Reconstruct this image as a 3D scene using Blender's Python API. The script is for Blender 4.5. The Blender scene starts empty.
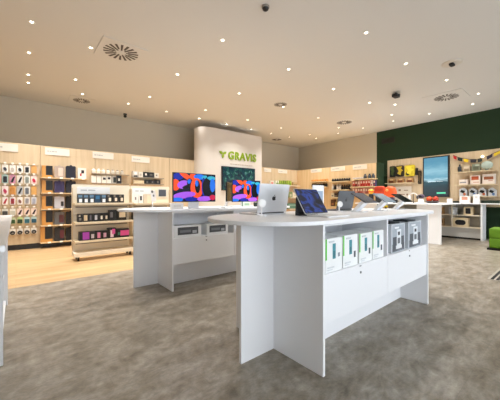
import bpy, bmesh, math, random
from mathutils import Vector, Matrix
random.seed(7)
C = bpy.context.scene.collection
PI = math.pi

# ------------------------------------------------------------------ camera frame (used to read positions on real planes)
YAW = math.radians(49.9)
CO, SI = math.cos(YAW), math.sin(YAW)
FPX, HY, CZ = 278.0, 198.0, 1.15

def ray(px, py):
    a = (px - 250) / FPX
    return Vector((CO + a * SI, SI - a * CO, (HY - py) / FPX))

def on_y(px, py, Y):
    r = ray(px, py); t = Y / r.y
    return Vector((r.x * t, Y, CZ + r.z * t))

def on_x(px, py, X):
    r = ray(px, py); t = X / r.x
    return Vector((X, r.y * t, CZ + r.z * t))

def on_z(px, py, Z):
    r = ray(px, py); t = (Z - CZ) / r.z
    return Vector((r.x * t, r.y * t, Z))

def on_plane(px, py, p, ang):
    """vertical plane through p, running in direction ang (radians)"""
    n = Vector((-math.sin(ang), math.cos(ang), 0)); r = ray(px, py)
    t = n.dot(Vector((p[0], p[1], 0))) / n.dot(Vector((r.x, r.y, 0)))
    return Vector((r.x * t, r.y * t, CZ + r.z * t))

# ------------------------------------------------------------------ materials
def lin(h):
    h = h.lstrip('#'); v = [int(h[i:i + 2], 16) / 255 for i in (0, 2, 4)]
    return tuple((x / 12.92 if x <= .04045 else ((x + .055) / 1.055) ** 2.4) for x in v) + (1,)

_mats = {}
def mat(h, rough=.5, metal=0, spec=.5, emit=0, alpha=1):
    k = (h, rough, metal, spec, emit, alpha)
    if k in _mats: return _mats[k]
    m = bpy.data.materials.new('paint_' + h.strip('#')); m.use_nodes = True
    b = m.node_tree.nodes['Principled BSDF']
    b.inputs['Base Color'].default_value = lin(h)
    b.inputs['Roughness'].default_value = rough
    b.inputs['Metallic'].default_value = metal
    b.inputs['Specular IOR Level'].default_value = spec
    if emit:
        b.inputs['Emission Color'].default_value = lin(h)
        b.inputs['Emission Strength'].default_value = emit
    if alpha < 1: b.inputs['Alpha'].default_value = alpha
    _mats[k] = m
    return m

def nodemat(name):
    m = bpy.data.materials.new(name); m.use_nodes = True
    nt = m.node_tree
    return m, nt, nt.nodes['Principled BSDF'], nt.nodes.new, nt.links.new

def ramp(nt, stops, interp='LINEAR'):
    r = nt.nodes.new('ShaderNodeValToRGB'); cr = r.color_ramp; cr.interpolation = interp
    while len(cr.elements) < len(stops): cr.elements.new(.5)
    for e, (p, c) in zip(cr.elements, stops): e.position = p; e.color = lin(c)
    return r

def wood_mat(name, c1, c2, scale, rough=.5, planks=None):
    m, nt, b, N, Lk = nodemat(name)
    tc = N('ShaderNodeTexCoord'); mp = N('ShaderNodeMapping'); Lk(tc.outputs['Object'], mp.inputs['Vector'])
    mp.inputs['Scale'].default_value = scale
    n1 = N('ShaderNodeTexNoise'); n1.inputs['Scale'].default_value = 1; n1.inputs['Detail'].default_value = 6
    n1.inputs['Distortion'].default_value = .6
    Lk(mp.outputs['Vector'], n1.inputs['Vector'])
    r = ramp(nt, [(.3, c1), (.7, c2)]); Lk(n1.outputs['Fac'], r.inputs['Fac'])
    last = r.outputs['Color']
    if planks:
        br = N('ShaderNodeTexBrick'); Lk(tc.outputs['Object'], br.inputs['Vector'])
        br.inputs['Scale'].default_value = 1; br.inputs['Brick Width'].default_value = planks[0]; br.inputs['Row Height'].default_value = planks[1]
        br.inputs['Mortar Size'].default_value = .0015; br.inputs['Color1'].default_value = (1, 1, 1, 1)
        br.inputs['Color2'].default_value = (.84, .82, .8, 1); br.inputs['Mortar'].default_value = (.55, .5, .45, 1)
        mx = N('ShaderNodeMix'); mx.data_type = 'RGBA'; mx.blend_type = 'MULTIPLY'; mx.inputs[0].default_value = 1
        Lk(last, mx.inputs[6]); Lk(br.outputs['Color'], mx.inputs[7]); last = mx.outputs[2]
    Lk(last, b.inputs['Base Color']); b.inputs['Roughness'].default_value = rough
    return m

OAK = wood_mat('light_oak_panel', '#bfa98a', '#cfbb9c', (14, 14, .8), .6)
OAK_DEEP = wood_mat('golden_oak_panel', '#cbae82', '#d9bf97', (14, 14, .8), .6)
OAK_FLOOR = wood_mat('oak_floor', '#c29f72', '#d6b88e', (1.2, 16, 4), .32, (1.6, .16))
MAPLE = wood_mat('pale_maple_shelf', '#d8c29a', '#e6d4b2', (2, 20, 20), .45)

def stone_floor():
    m, nt, b, N, Lk = nodemat('grey_stone_vinyl')
    tc = N('ShaderNodeTexCoord')
    n1 = N('ShaderNodeTexNoise'); n1.inputs['Scale'].default_value = 4.2; n1.inputs['Detail'].default_value = 12; n1.inputs['Roughness'].default_value = .72; n1.inputs['Distortion'].default_value = .15
    mp = N('ShaderNodeMapping'); mp.inputs['Scale'].default_value = (1, 1.5, 1); Lk(tc.outputs['Object'], mp.inputs['Vector'])
    Lk(mp.outputs['Vector'], n1.inputs['Vector'])
    r = ramp(nt, [(.32, '#6f6557'), (.44, '#8f8575'), (.54, '#a0978a'), (.68, '#b9b0a3')]); Lk(n1.outputs['Fac'], r.inputs['Fac'])
    n2 = N('ShaderNodeTexNoise'); n2.inputs['Scale'].default_value = 17; n2.inputs['Detail'].default_value = 8; n2.inputs['Roughness'].default_value = .7
    Lk(mp.outputs['Vector'], n2.inputs['Vector'])
    r2 = ramp(nt, [(.3, '#b8b8b8'), (.62, '#ffffff')]); Lk(n2.outputs['Fac'], r2.inputs['Fac'])
    mx = N('ShaderNodeMix'); mx.data_type = 'RGBA'; mx.blend_type = 'MULTIPLY'; mx.inputs[0].default_value = .8
    Lk(r.outputs['Color'], mx.inputs[6]); Lk(r2.outputs['Color'], mx.inputs[7])
    br = N('ShaderNodeTexBrick'); Lk(tc.outputs['Object'], br.inputs['Vector'])
    br.inputs['Scale'].default_value = 1; br.inputs['Brick Width'].default_value = .92; br.inputs['Row Height'].default_value = .46
    br.inputs['Mortar Size'].default_value = .0015; br.inputs['Color1'].default_value = (1, 1, 1, 1)
    br.inputs['Color2'].default_value = (.92, .92, .91, 1); br.inputs['Mortar'].default_value = (.8, .79, .78, 1)
    m2 = N('ShaderNodeMix'); m2.data_type = 'RGBA'; m2.blend_type = 'MULTIPLY'; m2.inputs[0].default_value = .8
    Lk(mx.outputs[2], m2.inputs[6]); Lk(br.outputs['Color'], m2.inputs[7])
    Lk(m2.outputs[2], b.inputs['Base Color'])
    rr = N('ShaderNodeMapRange'); rr.inputs[1].default_value = .3; rr.inputs[2].default_value = .7; rr.inputs[3].default_value = .30; rr.inputs[4].default_value = .48
    Lk(n2.outputs['Fac'], rr.inputs[0]); Lk(rr.outputs[0], b.inputs['Roughness'])
    return m
STONE = stone_floor()

def screen_noise(name, stops, scale, strength, dist=2.0, vec=(1, 1, 1)):
    m, nt, b, N, Lk = nodemat(name)
    tc = N('ShaderNodeTexCoord'); mp = N('ShaderNodeMapping'); mp.inputs['Scale'].default_value = vec; Lk(tc.outputs['Object'], mp.inputs['Vector'])
    n = N('ShaderNodeTexNoise'); n.inputs['Scale'].default_value = scale; n.inputs['Detail'].default_value = 3; n.inputs['Distortion'].default_value = dist
    Lk(mp.outputs['Vector'], n.inputs['Vector'])
    r = ramp(nt, stops); Lk(n.outputs['Fac'], r.inputs['Fac'])
    b.inputs['Base Color'].default_value = (.01, .01, .012, 1); b.inputs['Roughness'].default_value = .15
    Lk(r.outputs['Color'], b.inputs['Emission Color']); b.inputs['Emission Strength'].default_value = strength
    return m

WHITE = mat('#f4f5f8', .38)
WHITE_MATT = mat('#eceae6', .7)
CREAM = mat('#e9dfcc', .5)
CEIL = mat('#d2d0cc', .9, spec=.1)
GREYWALL = mat('#c0b9aa', .9, spec=.1)
PILLAR = mat('#d2cdc8', .8, spec=.15)
GREEN = mat('#273a27', .75, spec=.2)
BLACK = mat('#0c0c0e', .35)
SOFTBLACK = mat('#161618', .7)
DARK = mat('#2a2b2f', .5)
STEEL = mat('#8b8d90', .35, .9)
SILVER = mat('#e2e4e8', .38, .35)
SPACE = mat('#6c7178', .4, .55)
GREYTEXT = mat('#a9a9a8', .7)
LIME = mat('#86a31c', .5)

def glass():
    m = bpy.data.materials.new('window_glass'); m.use_nodes = True; nt = m.node_tree
    nt.nodes.remove(nt.nodes['Principled BSDF'])
    t = nt.nodes.new('ShaderNodeBsdfTransparent'); g = nt.nodes.new('ShaderNodeBsdfGlossy'); g.inputs['Roughness'].default_value = .02
    mx = nt.nodes.new('ShaderNodeMixShader'); mx.inputs[0].default_value = .06
    nt.links.new(t.outputs[0], mx.inputs[1]); nt.links.new(g.outputs[0], mx.inputs[2])
    nt.links.new(mx.outputs[0], nt.nodes['Material Output'].inputs[0])
    return m
GLASS = glass()

# ------------------------------------------------------------------ mesh builder
class MB:
    def __init__(s): s.v = []; s.f = []; s.m = []
    def add(s, vs, fs, mi=0):
        b = len(s.v); s.v += [Vector(p) for p in vs]
        for f in fs: s.f.append([b + i for i in f]); s.m.append(mi)
        return s
    def box(s, x0, x1, y0, y1, z0, z1, mi=0):
        return s.add([(x0, y0, z0), (x1, y0, z0), (x1, y1, z0), (x0, y1, z0), (x0, y0, z1), (x1, y0, z1), (x1, y1, z1), (x0, y1, z1)],
                     [(0, 3, 2, 1), (4, 5, 6, 7), (0, 1, 5, 4), (1, 2, 6, 5), (2, 3, 7, 6), (3, 0, 4, 7)], mi)
    def ext(s, poly, a, b, axis='z', mi=0, cap_mi=None):
        n = len(poly)
        f = {'z': lambda p, h: (p[0], p[1], h), 'y': lambda p, h: (p[0], h, p[1]), 'x': lambda p, h: (h, p[0], p[1])}[axis]
        vs = [f(p, a) for p in poly] + [f(p, b) for p in poly]
        s.add(vs, [[(i), (i + 1) % n, n + (i + 1) % n, n + i] for i in range(n)], mi)
        b0 = len(s.v) - 2 * n
        s.f.append([b0 + i for i in range(n)]); s.m.append(mi if cap_mi is None else cap_mi)
        s.f.append([b0 + n + i for i in range(n)]); s.m.append(mi)
        return s
    def lathe(s, prof, c=(0, 0, 0), n=20, axis='z', mi=0):
        vs = []; fs = []
        for r, h in prof:
            for i in range(n):
                a = 2 * PI * i / n; x, y = r * math.cos(a), r * math.sin(a)
                vs.append({'z': (c[0] + x, c[1] + y, c[2] + h), 'y': (c[0] + x, c[1] + h, c[2] + y), 'x': (c[0] + h, c[1] + x, c[2] + y)}[axis])
        for k in range(len(prof) - 1):
            for i in range(n):
                j = (i + 1) % n; fs.append((k * n + i, k * n + j, (k + 1) * n + j, (k + 1) * n + i))
        fs.append(list(range(n))); fs.append([(len(prof) - 1) * n + i for i in range(n)])
        return s.add(vs, fs, mi)
    def tube(s, pts, r, n=8, mi=0):
        pts = [Vector(p) for p in pts]; vs = []; fs = []
        for k, p in enumerate(pts):
            d = (pts[min(k + 1, len(pts) - 1)] - pts[max(k - 1, 0)]).normalized()
            u = d.cross(Vector((0, 0, 1)));
            if u.length < .1: u = d.cross(Vector((1, 0, 0)))
            u.normalize(); w = d.cross(u)
            rr = r[k] if isinstance(r, (list, tuple)) else r
            for i in range(n):
                a = 2 * PI * i / n; vs.append(p + u * math.cos(a) * rr + w * math.sin(a) * rr)
        for k in range(len(pts) - 1):
            for i in range(n):
                j = (i + 1) % n; fs.append((k * n + i, k * n + j, (k + 1) * n + j, (k + 1) * n + i))
        fs.append(list(range(n))); fs.append([(len(pts) - 1) * n + i for i in range(n)])
        return s.add(vs, fs, mi)
    def ball(s, c, r, sq=(1, 1, 1), n=16, m=10, mi=0):
        prof = [(max(1e-4, math.sin(PI * k / m)), -math.cos(PI * k / m)) for k in range(m + 1)]
        b = len(s.v); s.lathe(prof, (0, 0, 0), n, 'z', mi)
        for i in range(b, len(s.v)):
            p = s.v[i]; s.v[i] = Vector((c[0] + p.x * r * sq[0], c[1] + p.y * r * sq[1], c[2] + p.z * r * sq[2]))
        return s
    def xf(s, mtx, start=0):
        for i in range(start, len(s.v)): s.v[i] = mtx @ s.v[i]
        return s
    def mesh(s, name, mats, bevel=0, smooth=False, seg=2):
        me = bpy.data.meshes.new(name); me.from_pydata([tuple(p) for p in s.v], [], s.f)
        for i, p in enumerate(me.polygons): p.material_index = s.m[i]
        for m in (mats if isinstance(mats, (list, tuple)) else [mats]): me.materials.append(m)
        bm = bmesh.new(); bm.from_mesh(me)
        bmesh.ops.recalc_face_normals(bm, faces=bm.faces)
        if bevel:
            es = [e for e in bm.edges if len(e.link_faces) == 2 and e.calc_face_angle(0) > .9]
            bmesh.ops.bevel(bm, geom=es, offset=bevel, segments=seg, affect='EDGES', profile=.5, clamp_overlap=True)
        if smooth:
            for f in bm.faces: f.smooth = True
            for e in bm.edges:
                if len(e.link_faces) == 2 and e.calc_face_angle(0) > .7: e.smooth = False
        bm.to_mesh(me); bm.free()
        return me
    def build(s, name, mats, parent=None, loc=None, rot=0, **k):
        o = bpy.data.objects.new(name, s.mesh(name, mats, **k)); C.objects.link(o)
        if parent: o.parent = parent
        if loc is not None: o.location = loc
        if rot: o.rotation_euler = (0, 0, rot)
        return o

def tag(o, label, cat, group=None, kind=None):
    o['label'] = label; o['category'] = cat
    if group: o['group'] = group
    if kind: o['kind'] = kind
    n = len(label.split())
    if not 4 <= n <= 16: print('LABEL', n, label)
    return o

def thing(name, label, cat, loc, rot=0, group=None):
    o = bpy.data.objects.new(name, None); C.objects.link(o); o.empty_display_size = .1
    o.location = loc; o.rotation_euler = (0, 0, rot)
    return tag(o, label, cat, group)

def struct(name, mb, mats, parent=None, **k):
    o = mb.build(name, mats, parent, **k)
    if not parent: o['kind'] = 'structure'
    return o

def copy_tree(o, parent=None):
    c = o.copy(); C.objects.link(c)
    if parent: c.parent = parent
    for ch in list(o.children): copy_tree(ch, c)
    return c

def rrect(w, h, r, n=4, cx=0, cy=0):
    P = []
    for sx, sy, a0 in ((1, 1, 0), (-1, 1, PI / 2), (-1, -1, PI), (1, -1, 1.5 * PI)):
        for i in range(n + 1):
            a = a0 + PI / 2 * i / n
            P.append((cx + sx * (w / 2 - r) + r * math.cos(a), cy + sy * (h / 2 - r) + r * math.sin(a)))
    return P

def ellipse(cx, cy, rx, ry, rot=0, n=24, a0=0, a1=2 * PI):
    P = []
    for i in range(n):
        a = a0 + (a1 - a0) * i / n; x, y = rx * math.cos(a), ry * math.sin(a)
        P.append((cx + x * math.cos(rot) - y * math.sin(rot), cy + x * math.sin(rot) + y * math.cos(rot)))
    return P

ORD = ['first', 'second', 'third', 'fourth', 'fifth', 'sixth', 'seventh', 'eighth', 'ninth', 'tenth', 'eleventh']

# ================================================================== SETTING
CEILZ = 3.62
XW, XE0, XE1, YS, YN = -3.2, 9.95, 10.72, -4.0, 8.97      # room limits; the green side wall leans from XE0 (y=YS) to XE1 (y=YN)
def wall_x(y): return 10.0 + .078 * y
WANG = math.atan2(1, .078)                                # direction of the green wall

fl = MB(); fl.ext([(XW, YS), (wall_x(YS), YS), (wall_x(4.65), 4.65), (XW, 4.65)], -.1, 0)
struct('floor', fl, STONE)
fw = MB(); fw.ext([(XW, 4.65), (wall_x(4.65), 4.65), (wall_x(YN), YN), (XW, YN)], -.1, 0)
struct('floor_oak', fw, OAK_FLOOR)
ce = MB(); ce.ext([(XW - .1, YS - .1), (wall_x(YS) + .2, YS - .1), (wall_x(YN) + .2, YN + .1), (XW - .1, YN + .1)], CEILZ, CEILZ + .15)
struct('ceiling', ce, CEIL)
w = MB(); w.box(XW - .1, wall_x(YN) + .2, YN, YN + .12, 0, CEILZ); struct('wall_north', w, GREYWALL)
w = MB(); w.box(XW - .12, XW, YS, YN, 0, CEILZ); struct('wall_west', w, GREYWALL)
w = MB(); w.ext([(wall_x(4.93), 4.93), (wall_x(4.93) + .15, 4.93), (wall_x(YN) + .15, YN), (wall_x(YN), YN)], 0, CEILZ); struct('wall_east', w, GREYWALL)
w = MB(); w.ext([(wall_x(YS), YS), (wall_x(YS) + .15, YS), (wall_x(4.93) + .15, 4.93), (wall_x(4.93), 4.93)], 0, CEILZ); struct('wall_east_green', w, GREEN)
# glazed shop front behind the camera
w = MB(); w.box(XW, wall_x(YS), YS - .12, YS, 3.3, CEILZ); w.box(XW, wall_x(YS), YS - .12, YS, 0, .08); w.box(XW, -1.6, YS - .12, YS, .08, 3.3)
struct('wall_south', w, WHITE_MATT)
nwin = 6; wx0, wx1 = -1.6, wall_x(YS)
for i in range(nwin):
    a = wx0 + (wx1 - wx0) * i / nwin; b = wx0 + (wx1 - wx0) * (i + 1) / nwin
    fr = MB(); t = .035
    fr.box(a, a + t, YS - .09, YS - .02, .08, 3.3); fr.box(b - t, b, YS - .09, YS - .02, .08, 3.3)
    fr.box(a + t, b - t, YS - .09, YS - .02, .08, .08 + t); fr.box(a + t, b - t, YS - .09, YS - .02, 3.3 - t, 3.3)
    f = struct('window_%d' % (i + 1), fr, DARK)
    g = MB(); g.box(a + t, b - t, YS - .06, YS - .05, .08 + t, 3.3 - t); g.build('pane', GLASS, f)

# display partition along the north wall (oak slat panels above a shadow gap) and along the east wall
PY = 8.0; PTOP = 2.36; PX = 9.45
p = MB(); p.box(XW, PX, PY + .03, PY + .9, 0, .12, 1)
for i, (a, b) in enumerate([(XW, -1.55), (-1.55, -.37), (-.37, .43), (.43, 1.55), (1.55, 2.55), (2.55, 3.55), (3.55, 4.6), (4.6, 7.0), (7.0, 7.9), (7.9, 8.7), (8.7, PX)]):
    p.box(a + .003, b - .003, PY, PY + .9, .12, PTOP, 0)
struct('partition_north', p, [OAK, BLACK])
p = MB(); p.ext([(PX, 4.5), (9.98, 4.5), (10.36, 5.0), (10.5, PY + .9), (PX, PY + .9)], .1, PTOP, 'z', 0)
p.ext([(PX + .04, 4.5), (9.98, 4.5), (10.36, 5.0), (10.5, PY + .9), (PX + .04, PY + .9)], 0, .1, 'z', 1)
struct('partition_east', p, [OAK_DEEP, BLACK])
p = MB(); p.ext([(PX, 4.47), (9.96, 4.47), (9.98, 4.498), (PX, 4.498)], 0, PTOP, 'z', 0)
struct('trim_green', p, GREEN)
p = MB()
def tilted(m, y0, y1, off0, off1, z0, z1, mi=0):
    m.ext([(wall_x(y0) - off1, y0), (wall_x(y0) - off0, y0), (wall_x(y1) - off0, y1), (wall_x(y1) - off1, y1)], z0, z1, 'z', mi)
tilted(p, .25, 4.46, .004, .13, .9, 2.49)
struct('partition_green_wall', p, OAK)

# pillar with the shop name
p = MB()
P = [(6.96, 7.999), (4.39, 7.999)] + [(4.75 + .36 * math.cos(PI + PI / 2 * i / 10), 7.91 + .36 * math.sin(PI + PI / 2 * i / 10)) for i in range(11)] + \
    [(6.88 + .08 * math.cos(1.5 * PI + PI / 2 * i / 4), 7.63 + .08 * math.sin(1.5 * PI + PI / 2 * i / 4)) for i in range(5)]
p.ext(P, 0, 3.40)
struct('pillar', p, PILLAR, smooth=True)
FY = 7.55                                                  # pillar face

# ------------------------------------------------------------------ ceiling fittings
def downlight_proto():
    t = thing('ceiling_downlight', 'lit round downlight set in the shop ceiling', 'downlight', (0, 0, CEILZ))
    m = MB(); m.lathe([(.044, -.001), (.044, -.004), (.028, -.007), (.0205, -.004), (.0205, -.001)], n=20); m.build('trim_ring', WHITE_MATT, t)
    m = MB(); m.lathe([(.020, -.001), (.020, -.004)], n=20); m.build('lamp', mat('#fff2dc', .5, emit=10), t)
    l = bpy.data.lights.new('spot', 'SPOT'); l.energy = SPOT; l.spot_size = math.radians(118); l.spot_blend = 1; l.shadow_soft_size = .05; l.color = (1, .965, .905)
    lo = bpy.data.objects.new('spot', l); C.objects.link(lo); lo.parent = t; lo.location = (0, 0, -.02)
    return t
SPOT = 122
DL = []
rows = [(2.06, [(4.0, 0), (5.48, 0)], 'in the row nearest the shop front'),
        (3.6, [(2.47, 0), (4.0, 0), (5.5, 0), (7.0, -.09), (8.52, 0)], 'in the second row from the shop front'),
        (5.18, [(.94, 0), (2.47, 0), (4.03, 0), (5.54, 0), (7.1, 0), (8.65, .27)], 'in the third row from the shop front'),
        (6.77, [(.95, 0), (2.5, 0), (4.07, 0), (5.6, 0), (7.14, 0), (8.73, 0)], 'in the fourth row from the shop front')]
for y, xs, txt in rows:
    for i, (x, dy) in enumerate(xs): DL.append((x, y + dy, 'lit round downlight %s, %s from left' % (txt, ORD[i])))
for i, x in enumerate([.20, 1.21, 2.25, 3.29, 4.35, 5.38, 6.47, 7.47, 8.50]):
    DL.append((x, 7.61, 'lit round downlight in the row along the phone case wall, %s from left' % ORD[i]))
for i, (x, y) in enumerate([(9.50, 7.03), (9.42, 5.96), (9.37, 4.94), (9.27, 3.86), (9.25, 2.84), (9.18, 1.82), (8.36, 1.55)]):
    DL.append((x, y, 'lit round downlight in the row along the green wall, %s from the far corner' % ORD[i]))
for i, (x, y) in enumerate([(.17, 4.95), (.17, 6.03), (.19, 7.11)]):
    DL.append((x, y, 'lit round downlight in the short column above the grey floor edge, %s from the top' % ORD[i]))
DL += [(6.89, 1.80, 'lit round downlight between the square vent and the round speaker vent'), (7.66, 3.15, 'lit round downlight beside the dark ceiling camera')]
proto = downlight_proto()
dim = proto.children[-1].data.copy() if proto.children[-1].type == 'LIGHT' else [c for c in proto.children if c.type == 'LIGHT'][0].data.copy()
dim.energy = SPOT * .4
dim2 = dim.copy(); dim2.energy = SPOT * .06
for i, (x, y, lb) in enumerate(DL):
    o = proto if i == 0 else copy_tree(proto)
    o.location = (x, y, CEILZ); o['label'] = lb
    if y > 7.3 or x > 9.1:                                   # wall washers are dimmer
        for ch in o.children:
            if ch.type == 'LIGHT': ch.data = dim2 if (y > 7.3 and 4.2 < x < 7.1) else dim
    o['label'] = lb; o['group'] = 'ceiling downlights'
    assert len(lb.split()) <= 16, lb

def swirl_vent(x, y, R, label, square=True, half=0.0):
    t = thing('ceiling_vent', label, 'vent', (x, y, CEILZ), 0, 'ceiling vents')
    m = MB(); h = half or R * 1.25
    if square: m.ext(rrect(2 * h, 2 * h, .01), -.012, -.001)
    else: m.lathe([(R * 1.12, -.001), (R * 1.12, -.008), (R * 1.0, -.016), (.01, -.016)], n=28)
    m.build('cover_plate', CEIL, t)
    z0 = -.012 if square else -.016
    n = 24 if R > .28 else 18
    for k in range(n):
        a = 2 * PI * k / n; m = MB()
        r0, r1 = R * (.28 if k % 2 else .42), R * .98
        w0, w1 = .095 * R * .5, .095 * R
        P = [(r0, -w0), (r1, -w1), (r1 * 1.0, w1 * .5), (r0, w0)]
        ca, sa = math.cos(a), math.sin(a)
        m.ext([(p[0] * ca - p[1] * sa, p[0] * sa + p[1] * ca) for p in P], z0 - .004, z0 - .0005)
        m.build('air_slot', mat('#57504a', .8), t)
    m = MB(); m.lathe([(R * .16, z0), (R * .16, z0 - .008), (R * .05, z0 - .012)], n=14); m.build('hub', CEIL, t)
    return t
swirl_vent(1.36, 5.0, .275, 'large square swirl air vent in the ceiling with dark radial slots', True, .345)
swirl_vent(1.27, 8.12, .19, 'small swirl air vent in the ceiling close to the grey wall', True, .27)
swirl_vent(8.05, 2.11, .26, 'square swirl air vent in the ceiling before the green wall', True, .40)
swirl_vent(8.16, 4.94, .24, 'flat round air vent in the ceiling without a square plate', False)
swirl_vent(5.32, 5.07, .17, 'small round air vent in the ceiling in front of the pillar', False)
swirl_vent(8.38, 8.2, .2, 'small round air vent in the ceiling at the far corner', False)
t = thing('ceiling_speaker', 'round ceiling speaker with a tilted black opening', 'speaker', (6.1, 1.51, CEILZ))
m = MB(); m.lathe([(.16, -.001), (.16, -.012), (.13, -.02), (.02, -.02)], n=28); m.build('grille_plate', mat('#cfc8bd', .7), t)
m = MB(); m.ext(rrect(.15, .075, .03), -.045, -.0205); m.build('opening', SOFTBLACK, t)
t = thing('dome_camera', 'black dome camera on the ceiling at the picture top', 'camera', (2.46, 2.61, CEILZ))
m = MB(); m.lathe([(.05, -.001), (.05, -.02), (.044, -.026)], n=20); m.build('mount_ring', mat('#8a8278', .6), t)
m = MB(); m.lathe([(.042, -.0265), (.038, -.045), (.024, -.058), (.004, -.064)], n=20); m.build('dome', BLACK, t, smooth=True)
t = thing('ceiling_camera', 'small dark box camera under the ceiling before the green wall', 'camera', (6.81, 2.78, CEILZ))
m = MB(); m.box(-.015, .015, -.015, .015, -.04, -.001); m.build('mount', DARK, t)
m = MB(); m.box(-.09, .09, -.06, .06, -.11, -.041); m.build('housing', SOFTBLACK, t, bevel=.008)
m = MB(); m.lathe([(.03, -.062), (.03, -.085), (.024, -.09)], (0, .0, -.076), 14, 'y'); m.build('lens', BLACK, t)
t = thing('security_camera', 'small black camera at the ceiling edge above the white gondola shelves', 'camera', (2.45, 8.6, CEILZ))
m = MB(); m.lathe([(.05, -.001), (.05, -.03)], n=16); m.build('mount_plate', DARK, t)
m = MB(); m.ball((0, 0, -.07), .045); m.build('head', BLACK, t, smooth=True)
q = on_plane(388, 140.5, (10.0, 0), WANG)
t = thing('wall_vent', 'dark slotted air grille high on the green wall', 'vent', (wall_x(q.y) - .004, q.y, q.z), WANG - PI)
m = MB(); m.box(-.24, .24, -.0, .012, -.10, .10); o = m.build('grille_frame', mat('#10160f', .6), t)
for k in range(5):
    m = MB(); m.box(-.22, .22, .0125, .018, -.085 + .037 * k, -.063 + .037 * k); m.build('slat', BLACK, t)

# ------------------------------------------------------------------ display tables
TT, TU = 1.008, .981
def display_table(name, label, loc, rot=0, hl=.96, top=None, drawers=True, group='white display tables', TT=TT):
    TU = TT - .027
    t = thing(name, label, 'table', loc, rot, group)
    m = MB()
    if top is None:
        P = [(hl + .49 * math.cos(a), .49 * math.sin(a)) for a in [-PI / 2 + PI * i / 28 for i in range(29)]] + \
            [(-hl + .49 * math.cos(a), .49 * math.sin(a)) for a in [PI / 2 + PI * i / 28 for i in range(29)]]
    else: P = top
    m.ext(P, TU, TT); m.build('table_top', WHITE, t, bevel=.004)
    for s in (-1, 1):
        m = MB(); x0, x1 = sorted((s * hl, s * (hl - .022))); m.box(x0, x1, -.46, .46, 0, TU); m.build('end_panel', WHITE, t, bevel=.0015, seg=1)
        if top is None:
            m = MB(); x0, x1 = sorted((s * hl, s * (hl + .315))); m.box(x0, x1, -.0125, .0125, 0, TU); m.build('wing_panel', WHITE, t, bevel=.0015, seg=1)
    hi = hl - .022
    m = MB(); m.box(-hi, hi, -.008, .008, .645, TU); m.build('centre_panel', WHITE, t)
    m = MB(); m.box(-hi, hi, -.445, -.008, TU - .018, TU); m.box(-hi, hi, .008, .445, TU - .018, TU); m.build('top_rail', WHITE, t)
    m = MB(); m.box(-hi, hi, -.430, .430, .627, .645); m.build('shelf', WHITE, t)
    m = MB(); m.box(-hi, hi, -.430, .430, .320, .336); m.build('bottom_board', WHITE, t)
    for s in (-1, 1):
        m = MB(); y0, y1 = sorted((s * .18, s * .162)); m.box(-hi, hi, y0, y1, 0, .320); m.build('plinth', WHITE, t)
        m = MB(); y0, y1 = sorted((s * .445, s * .0085)); m.box(-.010, .010, y0, y1, .6455, TU - .018); m.build('divider', WHITE, t)
        if drawers:
            for a, b in ((-hi + .003, -.003), (.003, hi - .003)):
                m = MB(); y0, y1 = sorted((s * .448, s * .4305)); m.box(a, b, y0, y1, .322, .648); d = m.build('drawer', WHITE, t, bevel=.002, seg=1)
                m = MB(); c = (a + b) / 2; m.lathe([(.009, -.0005), (.009, -.006), (.004, -.007)] if s < 0 else [(.009, .0005), (.009, .006), (.004, .007)], (c, s * .448, .588), 12, 'y'); m.build('lock', STEEL, d)
                m = MB(); m.box(c - .014, c + .014, *sorted((s * .4485, s * .4492)), .632, .640); m.build('tag_plate', STEEL, d)
    return t
T1 = display_table('display_table', 'white display table with silver laptop and green boxed cartons on its shelf', (2.465, 1.52, 0))
T2 = display_table('display_table', 'white display table with two colourful monitors on its round ended top', (2.425, 3.68, 0))
# table at the left picture edge, seen end on
tb = display_table('display_table', 'white display table cut by the picture edge, before the phone case wall', (-.527, 3.27, 0), PI / 2, .72,
                   top=rrect(2.62, .99, .012, cx=-.49), drawers=False, TT=.962)
m = MB(); m.box(-1.722, -1.70, -.46, .46, 0, .9345); m.build('end_panel', WHITE, tb)
m = MB(); m.box(-.698, .698, -.445, .445, .03, .05); m.build('shelf', WHITE, tb)

# right hand counter and peninsula table
t = thing('wall_counter', 'white counter with open cream shelves along the green wall', 'counter', (9.6, 2.6, 0), -PI / 2)
# local x = -world y, local -y = world -x
m = MB(); m.ext([(-1.75, -.13), (1.65, -.13), (1.65, .27), (-1.75, .36)], TU, TT); m.build('counter_top', WHITE, t, bevel=.003)
m = MB(); m.box(.885, .925, -.10, .34, 0, TU); m.build('end_panel', WHITE, t)
m = MB(); m.box(-1.72, -1.69, -.10, .36, 0, TU); m.build('end_panel', WHITE, t)
m = MB(); m.box(-1.69, .885, .30, .32, 0, TU); m.build('back_panel', mat('#b9b7b2', .6), t)
for z in (.655, .315):
    m = MB(); m.box(-1.69, .885, -.05, .30, z, z + .022); m.build('shelf', CREAM, t)
for x in (.22, -.55, -1.2):
    for z0, z1 in ((.337, .655), (.677, TU)):
        m = MB(); m.box(x, x + .028, -.05, .30, z0, z1); m.build('divider', CREAM, t)
m = MB(); m.box(-1.69, .885, .0, .02, 0.05, .315); m.build('kick_board', mat('#c6c5c2', .6), t)
m = MB(); m.box(-1.69, .885, .03, .05, 0, .05); m.build('base_strip', BLACK, t)
t = thing('peninsula_table', 'white table joined to the wall counter, standing on a plain white panel', 'table', (8.0, 2.2, 0))
m = MB(); m.ext([(-.12, -.08), (1.468, -.08), (1.468, 2.2), (-.12, 2.2)], TU, TT); m.build('table_top', WHITE, t, bevel=.003)
m = MB(); m.box(0, .025, .0, .55, 0, TU); m.build('leg_panel', WHITE, t)
m = MB(); m.box(0, .025, 1.6, 2.15, 0, TU); m.build('leg_panel', WHITE, t)

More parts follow.
